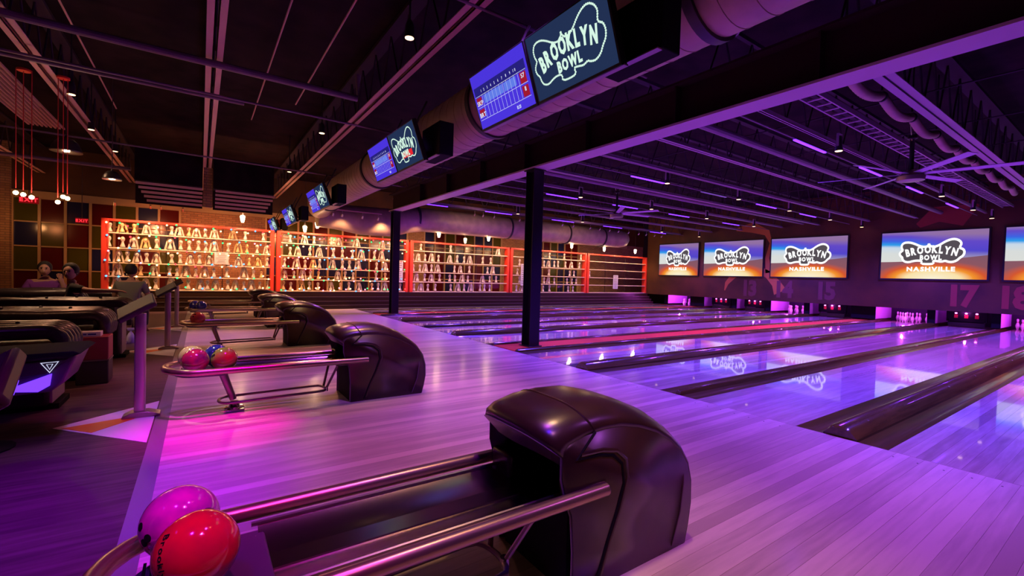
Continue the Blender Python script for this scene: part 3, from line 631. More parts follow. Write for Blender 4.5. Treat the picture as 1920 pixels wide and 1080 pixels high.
# flexible ribbed duct over the lanes
fx = empty('flexible_duct', (0, 0, 0), 'silvery ribbed flexible duct sagging between straps over the lanes', 'duct'); pts = []; rs = []
for k in range(300):
    X = 6.2+k*.04; t = (X % 1.35)/1.35; pts.append((X, 2.45, 4.12-.12*math.sin(PI*t))); rs.append(.062+(.006 if k % 2 else 0)-(.015 if t < .05 or t > .95 else 0))
MB().tube(pts, rs, 12).build('ribbed_hose', M['duct'], fx, sharp=80)
mb = MB()
for k in range(9):
    X = 6.75+1.35*(k-.0)-.0; mb.lathe([(.066, -.015), (.074, -.015), (.074, .015), (.066, .015)], (X, 2.45, 4.11), 12, 0, 'x'); mb.box(X-.01, X+.01, 2.44, 2.46, 4.2, 5.17); mb.build('strap', M['duct_ring'], fx); mb = MB()


# ================================================================== CEILING STEEL
def joist(p0, p1, z, depth, lab, m, wdt=.2, gap=.03, cat='joist', grp='steel joists'):
    """open web joist from p0 to p1 (xy), bottom chord at z: two flat angles with a gap"""
    a, b = Vector((*p0, 0)), Vector((*p1, 0)); d = (b-a).normalized(); n = Vector((-d.y, d.x, 0)); Ln = (b-a).length
    j = empty('steel_joist', (0, 0, 0), lab, cat, grp); rot = Matrix((( d.x, n.x, 0, 0), (d.y, n.y, 0, 0), (0, 0, 1, 0), (0, 0, 0, 1)))
    def bar(s0, s1, off, w_, z0, z1, mb): mb.mbox(Matrix.Translation(a+d*((s0+s1)/2)+n*off+Vector((0, 0, (z0+z1)/2))) @ rot, s1-s0, w_, z1-z0)
    w1 = (wdt-gap)/2
    for s_ in (-1, 1):
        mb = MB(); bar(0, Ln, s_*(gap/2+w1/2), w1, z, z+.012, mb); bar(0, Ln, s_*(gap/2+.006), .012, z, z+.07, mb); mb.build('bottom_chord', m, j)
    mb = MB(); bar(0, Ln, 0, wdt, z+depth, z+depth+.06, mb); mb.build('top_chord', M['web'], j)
    mb = MB(); st = .75; k = 0
    while (k+1)*st < Ln:
        q0 = a+d*(k*st); q1 = a+d*((k+.5)*st); q2 = a+d*((k+1)*st); zb, zt = Vector((0, 0, z+.03)), Vector((0, 0, z+depth))
        mb.tube([q0+zb, q1+zt], .014, 5); mb.tube([q1+zt, q2+zb], .014, 5); k += 1
    mb.build('web_bars', M['web'], j); return j
for x, l in ((-4.3, 'reddish double angle joist at the far left of the lounge ceiling'), (-2.0, 'pinkish double angle joist crossing the upper left of the lounge ceiling'), (.13, 'pinkish double angle joist straight over the approach edge'), (2.45, 'reddish double angle joist just beside the round duct')):
    joist((x, -3), (x, 20.9), 4.3, .8, l, M['joist'])
yl = [(-.6, .12), (2.1, .22), (3.62, .06), (5.45, .12), (6.9, .1), (8.7, .12), (10.2, .1), (12.1, .12), (13.7, .1), (15.6, .12)]
on2 = ['off the right edge of the view', 'widest of the lane ceiling, beside the flexible duct', 'thin, between the widest and the first fan', 'double, starting just right of the nearer column'.replace('right of', 'past'), 'thin, third nearest', 'broad, mid ceiling', 'thin, past the farther fan', 'over the far lanes', 'thin, over the far red strip', 'next to the crossing round duct']
for i, (y, wd) in enumerate(yl): joist((5.56, y), (22.1, y), 3.98, .9, 'purple lit ceiling joist over the lanes, '+on2[i], M['joist_v'], wd, .025)
# pipes and conduits
def pipe(pts, r, lab, m=None, grp='ceiling pipes'):
    o = MB().tube(pts, r, 10).build('ceiling_pipe', m or M['pipe']); tag(o, lab, 'pipe', grp)
pipe([(-8, 7.7, 4.22), (2.1, 7.7, 4.22), (2.1, 7.7, 4.6)], .05, 'thick purple lit pipe crossing the upper left ceiling')
pipe([(-8, 8.9, 4.2), (5.3, 8.9, 4.15)], .02, 'thin conduit just behind the thick pipe')
pipe([(-8, 9.3, 4.25), (.6, 9.3, 4.25)], .03, 'pipe parallel to the thin conduit, a little farther')
pipe([(-8, 13.8, 4.22), (5.3, 13.8, 4.1)], .022, 'thin pale conduit crossing above the two dark panels')
pipe([(-8, 16.2, 4.0), (-1.6, 16.2, 4.0)], .05, 'reddish pipe above the coloured windows')
pipe([(-8, 4.4, 4.3), (5.3, 4.4, 4.3)], .02, 'conduit crossing at the top edge over the approach')
for y, l in ((3.82, 'nearest'), (7.55, 'second'), (10.8, 'third'), (15.35, 'farthest')):
    pipe([(5.7, y, 3.93), (22, y, 3.93)], .014, 'thin conduit carrying the %s row of violet tubes' % l)
pipe([(5.6, 4.75, 4.12), (22, 4.75, 4.12)], .07, 'thick round pipe running over the lanes towards the largest screen')
pipe([(5.6, 9.3, 4.1), (22, 9.3, 4.1)], .06, 'round pipe past the thick one running to the masking wall')
ct = empty('cable_tray', (0, 0, 0), 'ladder type cable tray running over the lanes past the large fan', 'cable tray')
for y in (2.98, 3.22): MB().box(5.6, 22, y-.012, y+.012, 4.12, 4.2).build('side_rail', M['joist_v'], ct, smooth=False)
for k in range(54): MB().box(5.75+.3*k, 5.79+.3*k, 2.99, 3.21, 4.13, 4.15).build('rung', M['joist_v'], ct, smooth=False)
MB().box(5.6, 22, 3.05, 3.12, 4.151, 4.18).build('cable', M['web'], ct)
for k in range(8):
    X = 6.8+k*2.1; pipe([(X, -1, 4.28), (X, 16, 4.28)], .012, 'thin bridging rod across the lane joists, %s from the girder' % ordn[k], M['web'], 'bridging rods')
for x, y0, y1, l in ((.98, 4.6, 12.8, 'nearer the round duct'), (1.68, 5.4, 11, 'next to the reddish joist'), (-1.65, 6.5, 14, 'between the two pinkish joists'), (-3.1, 7, 15, 'beyond the pinkish joist at the left')):
    pipe([(x, y0, 5.0), (x, y1, 5.0)], .014, 'thin straight conduit under the dark deck, '+l, M['joist'], 'deck conduits')
# violet LED tubes
on3 = ['nearest', 'second', 'third', 'farthest']
for ri, (y, xs) in enumerate(((3.82, (8.56, 11.55, 14.6, 18.2)), (7.55, (8.65, 11.57, 14.59, 17.6)), (10.8, (8.61, 11.5, 14.55, 18.2)), (15.35, (6.3, 9.2, 12.6, 15.77, 19.2)))):
    for k, x in enumerate(xs):
        dim = (ri == 1 and k == 1)
        t = empty('led_tube', (x, y, 3.9), '%s tube light, %s from the girder in the %s row' % ('unlit pale' if dim else 'violet glowing', ordn[k], on3[ri]), 'tube light', 'ceiling tube lights over the lanes')
        MB().box(0, 1.28, -.03, .03, .015, .045).build('housing', M['fixture'], t)
        MB().box(.01, 1.27, -.022, .022, -.01, .015).build('diffuser', M['led_dim' if dim else 'led'], t, bevel=.004)
        if not dim: spot((x+.64, y, 3.85), (x+.64, y, 0), (.22, .03, 1), 90, 140, .8, .1)
# cylinder spotlights over the lanes
def cyl_spot(x, y, lab, z=3.75):
    t = empty('cylinder_spotlight', (x, y, z), lab, 'spotlight', 'black cylinder spotlights over the lanes')
    MB().lathe([(.03, .26), (.045, .24), (.05, .1), (.062, .02), (.065, 0)], n=14).build('body', M['fixture'], t)
    MB().lathe([(.056, -.004), (.056, .002)], n=14).build('lens', M['lens'], t)
    MB().tube([(0, 0, .25), (0, 0, 4.0-z if z < 3.9 else .3)], .015, 6).build('stem', M['fixture'], t)
    mb = MB(); mb.box(-.07, -.062, -.02, .02, .08, .3).box(.062, .07, -.02, .02, .08, .3).box(-.07, .07, -.02, .02, .295, .303); mb.build('yoke', M['joist_v'], t)
for ri, (y, xs) in enumerate(((3.4, (9.3, 15.74, 19.05, 21.6)), (7.05, (9.39, 12.64, 15.7, 18.8, 21.8)), (9.9, (9.19, 12.4, 15.6, 19.0)), (14.1, (9.9, 13.24, 18.5, 21.6)))):
    for k, x in enumerate(xs): cyl_spot(x, y, 'black cylinder spotlight with warm lens, %s from the girder in the %s row' % (ordn[k], on3[ri]))
# small track heads in front of the crossing duct
def head(x, y, z, lab, grp='small track heads'):
    t = empty('track_lamp', (x, y, z), lab, 'track light', grp)
    MB().tube([(0, 0, .16), (0, 0, .04)], .008, 6).build('stem', M['steel'], t)
    MB().tube([(0, -.03, .05), (0, .05, -.03)], [.024, .036], 10).build('can', M['steel'], t)
rail = MB().box(7.5, 22, 15.98, 16.02, 3.98, 4.01).build('track_rail', M['fixture']); tag(rail, 'black lighting track running above the crossing duct', 'track')
for k, x in enumerate((9.1, 9.5, 10.04, 11.35, 12.5, 13.78, 14.45, 15.55, 16.21, 16.9, 17.54, 18.3, 19.1, 19.7, 20.4, 21.0)):
    head(x, 16, 3.82, 'small silver track head above the crossing duct, %s from the girder' % ordn[k])
rail = MB().box(2.9, 5.3, 15.98, 16.02, 3.44, 3.47).build('track_rail', M['joist']); tag(rail, 'pale lighting track between the main duct and the far column', 'track')
for k, x in enumerate((3.65, 3.95, 4.63, 5.18)): head(x, 16, 3.28, 'small silver track head before the far column, %s from the main duct' % ordn[k])
for k, x in enumerate((-2.14, -1.3, -1.04, -.49)): head(x, 18, 3.2, 'small track head over the first display bay, %s from the coloured windows' % ordn[k])
# fans
def fan(x, y, z, R_, a0, lab):
    f = empty('ceiling_fan', (x, y, z), lab, 'ceiling fan', 'big ceiling fans')
    MB().lathe([(.05, -.1), (.19, -.09), (.2, -.02), (.14, .02), (.1, .08), (.05, .1)], n=28).build('hub', M['tube'], f)
    MB().lathe([(.035, .1), (.035, .62), (.07, .64), (.07, .7)], n=12).build('drop_pole', M['blackmetal'], f)
    for k in range(6):
        a = a0+k*PI/3; m = Matrix.Rotation(a, 4, 'Z') @ Matrix.Rotation(math.radians(-12), 4, 'X')
        mb = MB(); vs = [m @ Vector(p) for p in [(.14, -.05, .02), (R_, -.065, .03), (R_, .065, .03), (.14, .05, .02), (.14, -.05, .032), (R_, -.065, .038), (R_, .065, .038), (.14, .05, .032)]]
        mb.add(vs, [(0, 1, 2, 3), (4, 5, 6, 7), (0, 1, 5, 4), (1, 2, 6, 5), (2, 3, 7, 6), (3, 0, 4, 7)]); mb.build('blade', M['blade'], f, smooth=False)
    for s_ in (-1, 1): MB().tube([(s_*.03, 0, .6), (s_*.16, 0, .95)], .008, 5).build('guy_wire', M['steel'], f)
M['blade'] = mat('fan_blade', (.6, .5, .66), .4)
fan(10.2, 2.62, 3.32, 1.35, math.radians(-76), 'large six bladed fan hanging beside the flexible duct'); fan(10.25, 9.45, 3.32, 1.25, math.radians(-70), 'smaller looking six bladed fan before the crossing duct')

# ================================================================== SCORE MONITORS
def quad(mb, y0, y1, z0, z1, x=-.033, mi=0): return mb.box(x, x+.001, y0, y1, z0, z1, mi)
def led_logo(par, x, red=False):
    sx, sz, v0 = .395, .53, .015; fr = lambda u, v, d: (x-.001-d, -u*sx, v*sz+v0)
    P = smooth_loop(LOGO, 1); mb = MB()
    # beads
    pts = []; acc = 0
    for i, p in enumerate(P):
        q = P[(i+1) % len(P)]; a = Vector((p[0]*sx, p[1]*sz)); b = Vector((q[0]*sx, q[1]*sz)); l = (b-a).length; t = acc
        while t < l: pts.append(a.lerp(b, t/l)); t += .0165
        acc = t-l
    for p in pts: mb.lathe([(.0088, 0), (.006, .003)], (x-.002, -p.x, p.y+v0), 8, 0, 'x')
    fm_ = Matrix(((0, 0, -1, x-.001), (-1, 0, 0, 0), (0, 1, 0, v0), (0, 0, 0, 1)))
    logo_text(mb, fm_, sx, sz, 0, .045); tag(mb.build('lit_logo', M['e_pale'], par, smooth=False), 'pale green beaded logo lettering')
    if red:
        mb = MB(); mb.box(x-.0025, x-.0015, -.22, .12, -.13, -.05); mb.build('red_banner', M['e_redglow'], par, smooth=False)
def score(par, x):
    mb = MB(); quad(mb, -.42, .42, .05, .14, x); mb.build('header_cells', M['e_dblue'], par, smooth=False)
    for z in (-.005, -.115):
        quad(MB(), -.41, -.32, z-.04, z+.05, x-.002).build('red_cell', M['e_red'], par, smooth=False); quad(MB(), .32, .41, z-.02, z+.05, x-.002).build('red_cell', M['e_red'], par, smooth=False)
    mb = MB(); quad(mb, -.05, .28, -.03, .045, x-.002); quad(mb, -.26, -.07, -.03, .045, x-.002); mb.build('light_cells', M['e_lblue'], par, smooth=False)
    mb = MB()
    for k in range(11): quad(mb, .3-.06*k, .302-.06*k, -.16, .06, x-.0025)
    for z in (.055, -.05, -.165): quad(mb, -.42, .42, z, z+.003, x-.0025)
    fm_ = Matrix(((0, 0, -1, x-.002), (-1, 0, 0, 0), (0, 1, 0, 0), (0, 0, 0, 1)))
    text_bm(mb, 'SKP', .06, lambda cx, adv: fm_ @ Matrix.Translation((cx-.36, -.03, .001)), 0, .02, 1, .001)
    text_bm(mb, 'BRT', .06, lambda cx, adv: fm_ @ Matrix.Translation((cx-.36, -.14, .001)), 0, .02, 1, .001)
    text_bm(mb, '1 2 3 4 5 6 7 8 9 10', .035, lambda cx, adv: fm_ @ Matrix.Translation((cx*.6/adv, .08, .001)) @ Matrix.Diagonal((.8, 1, 1, 1)), 0, .01, 1, .001)
    text_bm(mb, '11:21', .04, lambda cx, adv: fm_ @ Matrix.Translation((cx+.22, -.22, .001)), 0, .02, 1, .001)
    text_bm(mb, '57', .05, lambda cx, adv: fm_ @ Matrix.Translation((cx+.365, .0, .001)), 0, .02, 1, .001)
    text_bm(mb, '11', .05, lambda cx, adv: fm_ @ Matrix.Translation((cx+.365, -.11, .001)), 0, .02, 1, .001)
    mb.build('score_text', M['e_txt'], par, smooth=False)
mons = []
ml = ['nearest monitor pair', 'second monitor pair', 'third monitor pair', 'fourth monitor pair', 'farthest monitor pair, above the display wall']
for i, (ya, yb) in enumerate(((2.18, 4.06), (5.52, 7.42), (10.7, 12.56), (15.0, 16.8), (18.9, 20.6))):
    yc = (ya+yb)/2; hw = (yb-ya)/4
    for s_, kind in ((-1, 'logo'), (1, 'score')):
        t = empty('score_monitor', (2.31, yc+s_*hw, 3.09), ('monitor with beaded club logo' if kind == 'logo' else 'monitor with blue scoring grid')+', '+ml[i], 'monitor', 'monitors hanging before the round duct')
        t.rotation_euler.y = math.radians(-20); hh = .265
        MB().box(-.03, .03, -hw+.006, hw-.006, -hh, hh).build('housing', M['frame_black'], t, bevel=.004)
        MB().box(-.032, -.0301, -hw+.025, hw-.025, -hh+.022, hh-.012).build('picture', M['e_navy'] if kind == 'logo' else M['e_blue'], t, smooth=False)
        (led_logo if kind == 'logo' else score)(t, -.034) if not (kind == 'logo' and i == 1) else led_logo(t, -.034, True)
        MB().box(.03, .1, -.25, .25, -.15, .15).build('back_housing', M['frame_black'], t, bevel=.01)
        MB().tube([(.06, 0, .1), (.5, 0, .55)], .015, 6).build('hanger_arm', M['fixture'], t)
    br = empty('monitor_bracket', (2.36, yc, 2.88), 'metal shelf rail under the '+ml[i], 'bracket', 'monitor brackets')
    MB().box(.03, .07, -2*hw, 2*hw, -.045, -.033).build('rail', M['tube'], br); MB().box(.1, .3, -2*hw-.25, -2*hw+.3, .0, .42).build('cabinet', M['black'], br, bevel=.01)
    MB().box(.06, .11, -2*hw-.25, -2*hw+.2, -.02, -.01).build('cabinet_lip', M['tube'], br)

# ================================================================== PENDANTS AND LOUNGE CEILING
for k, (x, z, b) in enumerate(((1.11, 3.0, 1), (3.39, 3.0, 1), (8.11, 3.02, 1), (10.52, 3.04, 1), (15.46, 3.01, 1), (17.79, 2.98, 1), (20.27, 3.0, 1), (2.99, 2.83, 0), (9.35, 2.86, 0))):
    t = empty('pendant_bulb', (x, 17.2, z), '%s pendant bulb over the display wall, %s along from the lounge' % ('bright tapered' if b else 'dimmer small', ordn[k if b else k-7]), 'pendant light', 'pendant bulbs over the display wall' if b else 'dimmer pendant bulbs')
    MB().tube([(0, 0, .12), (0, 0, 2.1)], .006, 5).build('cord', M['cord'], t)
    MB().lathe([(.035, -.12), (.05, -.08), (.075, .07), (.06, .1), (.02, .12)], n=14).build('glass', M['bulb' if b else 'lens'], t)
    MB().lathe([(.03, .11), (.03, .17)], n=10).build('socket', M['fixture'], t)
    point((x, 17.1, z-.2), (1, .6, .3), 22 if b else 6, .06)
for (x, y, z, r, lab) in ((-2.13, 12, 3.5, .23, 'larger dark bell shaped pendant lamp high over the lounge'), (-1.47, 12, 3.07, .15, 'smaller dark dome pendant lamp with bright rim')):
    t = empty('dome_pendant', (x, y, z), lab, 'pendant light', 'dome pendant lamps')
    MB().lathe([(r, 0), (r*.92, r*.35), (r*.72, r*.75), (r*.45, r*1.02), (r*.12, r*1.1), (r*.1, r*1.3)], n=28).build('shade', M['fixture'], t, sharp=60)
    MB().lathe([(r*1.02, -.012), (r*1.02, .008)], n=28).build('rim', M['steel'], t); MB().tube([(0, 0, r*1.3), (0, 0, 5.2-z)], .008, 6).build('cord', M['cord'], t)
    MB().ball((0, 0, r*.3), r*.25, 12).build('bulb', M['lens'], t); point((x, y, z-.03), (1, .55, .3), 12, .05)
for i, (x0, pts) in enumerate((('window', ((-2.33, 2.42), (-2.25, 2.40), (-2.16, 2.37))), ('green', ((-1.87, 2.33), (-1.81, 2.42), (-1.76, 2.40))))):
    t = empty('bulb_cluster', (0, 10, 0), 'three bare bulbs on red cords %s' % ('before the exit sign by the brick pier' if i == 0 else 'between the two exit signs'), 'pendant light', 'bulb clusters on red cords')
    for x, z in pts:
        MB().tube([(x, 0, z+.07), (x, 0, 4.3)], .006, 5).build('cord', M['cord_red_glow'], t); b_ = MB().ball((x, 0, z), .032, 10).build('bulb', M['bulb'], t)
    MB().lathe([(.08, 0), (.08, .03)], (sum(p[0] for p in pts)/3, 0, 4.27), 14).build('canopy', M['red_steel'], t)
    point((sum(p[0] for p in pts)/3, 9.9, 2.3), (1, .55, .3), 18, .06)
for x, y, l in ((-1.79, 10.4, 'beside the pinkish joist over the lounge'), (-1.76, 14.8, 'at the far end of the lounge joist'), (-1.9, 12.8, 'between the dome lamps'), (2.0, 9.86, 'beside the reddish joist, middle'), (2.02, 5.23, 'beside the reddish joist, nearest'), (2.05, 14.3, 'beside the reddish joist, farthest')):
    t = empty('downlight', (x, y, 4.16), 'small black downlight with warm lens, '+l, 'spotlight', 'lounge downlights')
    MB().lathe([(.03, .2), (.05, .15), (.06, 0)], n=14).build('body', M['fixture'], t); MB().lathe([(.052, -.004), (.052, .002)], n=14).build('lens', M['lens'], t)
    MB().tube([(0, 0, .2), (0, 0, 1.04)], .012, 6).build('stem', M['fixture'], t)
for i, (x0, x1) in enumerate(((-1.5, .02), (.28, 1.86))):
    t = empty('dark_ceiling_panel', (0, 16, 0), 'large dark hanging panel %s' % ('nearer the coloured windows' if i == 0 else 'nearer the round duct'), 'panel', 'dark hanging panels')
    MB().box(x0, x1, -.04, .04, 3.68, 4.62).build('sheet', M['deck'], t, smooth=False); MB().box(x0, x1, -.05, .05, 3.66, 3.7).build('hem_bar', M['cord'], t)
    t = empty('slatted_louvre', (0, 16, 0), 'pink lit slatted louvre below the dark panel %s' % ('nearer the coloured windows' if i == 0 else 'nearer the round duct'), 'louvre', 'slatted louvres')
    MB().box(x0, x1, .2, .23, 3.1, 3.66).build('gap_shade_sheet', M['deck'], t, smooth=False)  # dark sheet added to stand for the shade between the slats
    for k in range(5): MB().box(x0+.05+.05*k*(1-i), x1-.05*k*i, -.35+.12*k, -.29+.12*k, 3.56-.1*k, 3.62-.1*k).build('slat', M['joist'], t)
MB_ = MB().box(.04, .26, 16.1, 16.3, 3.15, 4.3).build('brick_hanger', M['brick']); tag(MB_, 'short brick pier between the two slatted louvres', 'pier')
t = empty('ceiling_grille', (0, 0, 0), 'slatted metal grille high at the left of the lounge ceiling', 'grille')
for k in range(9): MB().box(-3.35+.075*k, -3.32+.075*k, 10.6, 15.2, 4.58, 4.62).build('slat', M['joist'], t)
def exit_sign(x, y, z, w_, lab):
    t = empty('exit_sign', (x, y, z), lab, 'exit sign', 'lit exit signs'); h = w_*.52
    MB().box(-w_/2, w_/2, -.02, .02, -h/2, h/2).build('face', M['exit_back'], t, bevel=.005)
    mb = MB(); text_bm(mb, 'EXIT', h*.72, lambda cx, adv: Matrix.Translation((cx, -.023, -h*.26)) @ Matrix.Rotation(PI/2, 4, 'X'), 0, .04, 1, .002); mb.build('lettering', M['exit'], t, smooth=False)
    MB().tube([(0, 0, h/2), (0, 0, 4.4-z)], .01, 5).build('rod', M['cord'], t)
exit_sign(-4.05, 18.5, 3.16, .4, 'red exit sign hanging by the brick pier'); exit_sign(-3.05, 19.2, 2.72, .3, 'red exit sign before the navy window pane')

# ================================================================== BALL RETURNS
def shell_grid(out, w, r, nx=1):
    """pillow extrusion of outline out [(x,z)] between y=-w..w with rounded shoulders r"""
    cx = sum(p[0] for p in out)/len(out); n = len(out); ys = []
    for k in range(7): a = PI/2*k/6; ys.append((-w+r*(1-math.sin(a)), r*(1-math.cos(a))))
    rows = [(y_, o_) for y_, o_ in reversed(ys)][::-1]
    ry = .2; secs = [(-w+ry*(1-math.cos(PI/2*k/8)), r*(1-math.sin(PI/2*k/8))) for k in range(9)]
    secs = secs+[(0, 0)]+[(-y_, o_) for y_, o_ in secs[::-1]]
    def inset(d):
        k = d/r; q = []
        for p in out:
            fx = .8 if p[0] < 1.62 else .9; fz = .8 if p[1] > .3 else 1
            ix, iz = 1.62+(p[0]-1.62)*fx, .3+(p[1]-.3)*fz; q.append((p[0]*(1-k)+ix*k, p[1]*(1-k)+iz*k))
        return q
    vs = []
    for y_, o_ in secs:
        for p in inset(o_): vs.append((p[0], y_, max(0, p[1])))
    m = len(secs); fs = [(a*n+k, a*n+k+1, (a+1)*n+k+1, (a+1)*n+k) for a in range(m-1) for k in range(n-1)]
    return vs, fs, inset(r), [(inset(o_)[0][0], y_, inset(o_)[0][1]) for y_, o_ in secs], [(inset(o_-.004)[7][0], y_, inset(o_-.004)[7][1]) for y_, o_ in secs]
TOP = [(1.125, .70), (1.13, .73), (1.17, .757), (1.28, .785), (1.42, .795), (1.56, .79), (1.70, .757), (1.84, .70), (1.96, .625), (2.06, .54), (2.13, .44), (2.165, .32), (2.17, .2), (2.15, .09), (2.125, 0.0)]
TOP = TOP[:1]+[p for i in range(len(TOP)-1) for p in ((.5*(TOP[i][0]+TOP[i+1][0]), .5*(TOP[i][1]+TOP[i+1][1])), TOP[i+1])]
MOUTH = [(1.225, .53), (1.245, .46), (1.285, .36), (1.30, .2), (1.30, 0.0)]
def make_return():
    r = empty('ball_return', (0, 0, 0))
    W_, R_ = .272, .115
    vs, fs, ins, lip, ridge = shell_grid(TOP, W_, R_)
    mb = MB(); mb.add(vs, fs)
    side = ins+[p for p in MOUTH[::-1]]
    side = [(x, max(0, z)) for x, z in side]
    for s_ in (-1, 1): mb.add([(x, s_*W_, z) for x, z in side], [tuple(range(len(side)))])
    h = mb.build('hood', M['hood'], r, sharp=50); so = h.modifiers.new('thick', 'SOLIDIFY'); so.thickness = .01; so.offset = 0
    # ridge over the top behind the lip, grooved line round the front lower panel, back seam
    MB().tube(ridge, .007, 6).build('ridge', M['hood'], r)
    gl = [(ridge[0][0], ridge[0][2]), (1.30, .595), (1.43, .59), (1.52, .57), (1.58, .52), (1.595, .43), (1.55, .3), (1.49, .17), (1.435, .02)]
    for s_ in (-1, 1):
        MB().tube([(x, s_*(W_+.003), z) for x, z in gl], .009, 6).build('groove', M['black'], r)
        MB().tube([(x+.022, s_*(W_+.003), z+.018) for x, z in gl[1:]], .011, 8).build('groove_bead', M['hood'], r)
        MB().tube([(1.97, s_*(W_+.005), .02), (2.03, s_*(W_+.005), .18), (2.05, s_*(W_+.005), .33), (2.045, s_*(W_-.004), .43)], .004, 6).build('back_seam', M['rim'], r)
    # mouth rim: band around the opening
    low = [(1.30, 0.0), (1.30, .2), (1.285, .36), (1.245, .46), (1.225, .53)]
    arc = [(x, -W_, z) for x, z in low]+lip+[(x, W_, z) for x, z in low[::-1]]
    mb = MB(); n = len(arc); vs = []
    for i, p in enumerate(arc):
        c = Vector((p[0]+.02, 0, .3)); q = Vector(p); inn = (c-q); inn.x = 0; inn = inn.normalized()*.09 if p[2] > .45 else Vector((0, -math.copysign(.04, p[1]), 0))
        vs += [q, q+Vector((-.012, 0, 0)), q+inn+Vector((.045, 0, 0)), q+inn+Vector((.06, 0, 0))]
    fs = []
    for i in range(n-1): fs += [(4*i+k, 4*i+(k+1) % 4, 4*(i+1)+(k+1) % 4, 4*(i+1)+k) for k in range(4)]
    mb.add(vs, fs); mb.build('mouth_rim', M['rim'], r, sharp=60)
    MB().box(1.5, 1.52, -.235, .235, 0.0, .7).build('inner_baffle', M['black'], r); MB().box(1.31, 1.5, -.23, .23, .36, .385).build('inner_floor', M['black'], r)
    MB().box(1.3, 1.32, -.23, .23, 0.0, .365).build('front_skirt', M['black'], r)
    # rack rails: one tube on each side joined round the lounge end
    ry = .285; pts = [(1.47, -ry, .435), (.2, -ry, .435)]+[(-.02-.235*math.sin(PI*k/12), -ry*math.cos(PI*k/12), .435+.012*math.sin(PI*k/12)) for k in range(0, 13)]+[(.2, ry, .435), (1.38, ry, .435)]
    MB().tube(pts, .03, 16).build('rack_rail', M['bronze'], r, sharp=60)
    MB().lathe([(.03, 0), (.026, .007)], (1.47, -ry, .435), 14, 0, 'x').build('rail_cap', M['blackmetal'], r)
    # inner twin runners and steel tray
    for s_ in (-1, 1):
        MB().tube([(.16, s_*.205, .425), (1.3, s_*.205, .425)], .009, 8).build('runner', M['steel'], r)
    mb = MB(); sec = [(-.20, .40), (-.15, .372), (-.05, .362), (-.045, .369), (.045, .369), (.05, .362), (.15, .372), (.20, .40), (.20, .394), (.15, .364), (-.15, .364), (-.20, .394)]
    mb.prism([(y_, z_+.02) for y_, z_ in sec], 'x', .18, 1.32); mb.build('steel_tray', M['tray'], r)
    mb = MB(); pl = [(.2, -.2), (.2, .2)]+[(-.02-.17*math.sin(PI*k/10), .2*math.cos(PI*k/10)) for k in range(11)]; mb.prism(pl, 'z', .375, .405)
    mb.build('ball_platform', M['platform'], r, bevel=.008)
    mb = MB()
    for k in range(7): mb.box(-.14+.02*k, -.132+.02*k, .06, .16, .4055, .409)
    tag(mb.build('platform_grille', M['black'], r), kind='stuff')
    MB().box(1.22, 1.32, .1, .262, .38, .5).build('far_bracket', M['hood'], r, bevel=.02)
    MB().box(1.15, 1.3, -.27, -.2, .385, .415).build('near_bracket', M['hood'], r, bevel=.015)
    # leg
    MB().tube([(.18, 0, .37), (.27, 0, .1)], [.036, .03], 14).build('leg', M['tube'], r)
    MB().tube([(.17, -.16, .39), (.18, 0, .365), (.17, .16, .39)], .016, 8).build('leg_saddle', M['tube'], r)
    MB().lathe([(.085, 0), (.085, .022), (.05, .03), (.035, .08)], (.28, 0, 0), 20).build('leg_foot', M['chrome'], r)
    MB().box(.21, .36, -.09, .09, .0, .02).build('foot_plate', M['chrome'], r, bevel=.006)
    lp = [(.24+.09*math.cos(a), -.0+.135*math.sin(a), .1) for a in [PI/2+PI*k/8 for k in range(9)]]
    lp = lp+[(1.0, -.135, .115)]+[(1.04+.06*math.cos(a), .135*math.sin(a), .115) for a in [-PI/2+PI*k/8 for k in range(1, 8)]]+[(1.0, .135, .115)]
    MB().tube(lp, .013, 8, closed=True).build('foot_loop', M['tube'], r, sharp=60)
    for s_ in (-1, 1): MB().tube([(1.2, s_*.2, .42), (1.1, s_*.06, .115)], .013, 8).build('brace', M['tube'], r)
    MB().lathe([(.022, -.02), (.022, .02)], (1.1, -.06, .115), 10).build('clamp', M['chrome'], r)
    return r
RY = [1.65, 5.06, 9.15, 12.2, 14.9]
rl = ['black hooded ball return nearest the camera, holding a magenta and a red ball', 'second black hooded ball return, holding four balls', 'third ball return, holding one orange red ball', 'fourth ball return, with blue balls at its lounge end', 'farthest ball return, partly behind the fourth']
rb = make_return()
for i, y in enumerate(RY):
    o = rb if i == 0 else copy_tree(rb); o.location = (0, y, 0); tag(o, rl[i], 'ball return', 'ball returns')
def ball(x, y, z, m, lab, grp=None, holes=(-.5, -.6, .6)):
    b = empty('bowling_ball', (x, y, z), lab, 'bowling ball', grp); MB().ball((0, 0, 0), .108, 40).build('sphere', M[m], b, sharp=80)
    h = Vector(holes).normalized(); a = h.orthogonal().normalized(); c = h.cross(a)
    for k, (p, q) in enumerate(((.2, .1), (.2, -.12), (-.24, 0))):
        d = (h+a*p+c*q).normalized(); ro = d.to_track_quat('Z', 'Y').to_matrix().to_4x4()
        mb = MB(); mb.lathe([(.0125, -.004), (.0125, .0012)], n=14); mb.v = [tuple(Matrix.Translation(d*.1075) @ ro @ Vector(v)) for v in mb.v]; mb.build('finger_hole', M['black'], b)
    return b
zb = .513
b1 = ball(-.045, 1.775, .535, 'ball_magenta', 'magenta bowling ball at the far side of the nearest ball return', 'balls on the nearest return', (-.9, -.55, .1))
b2 = ball(.0, 1.565, .535, 'ball_red', 'bright red bowling ball with dark script at the near side of the nearest return', 'balls on the nearest return', (.3, .5, .5))
mb = MB()
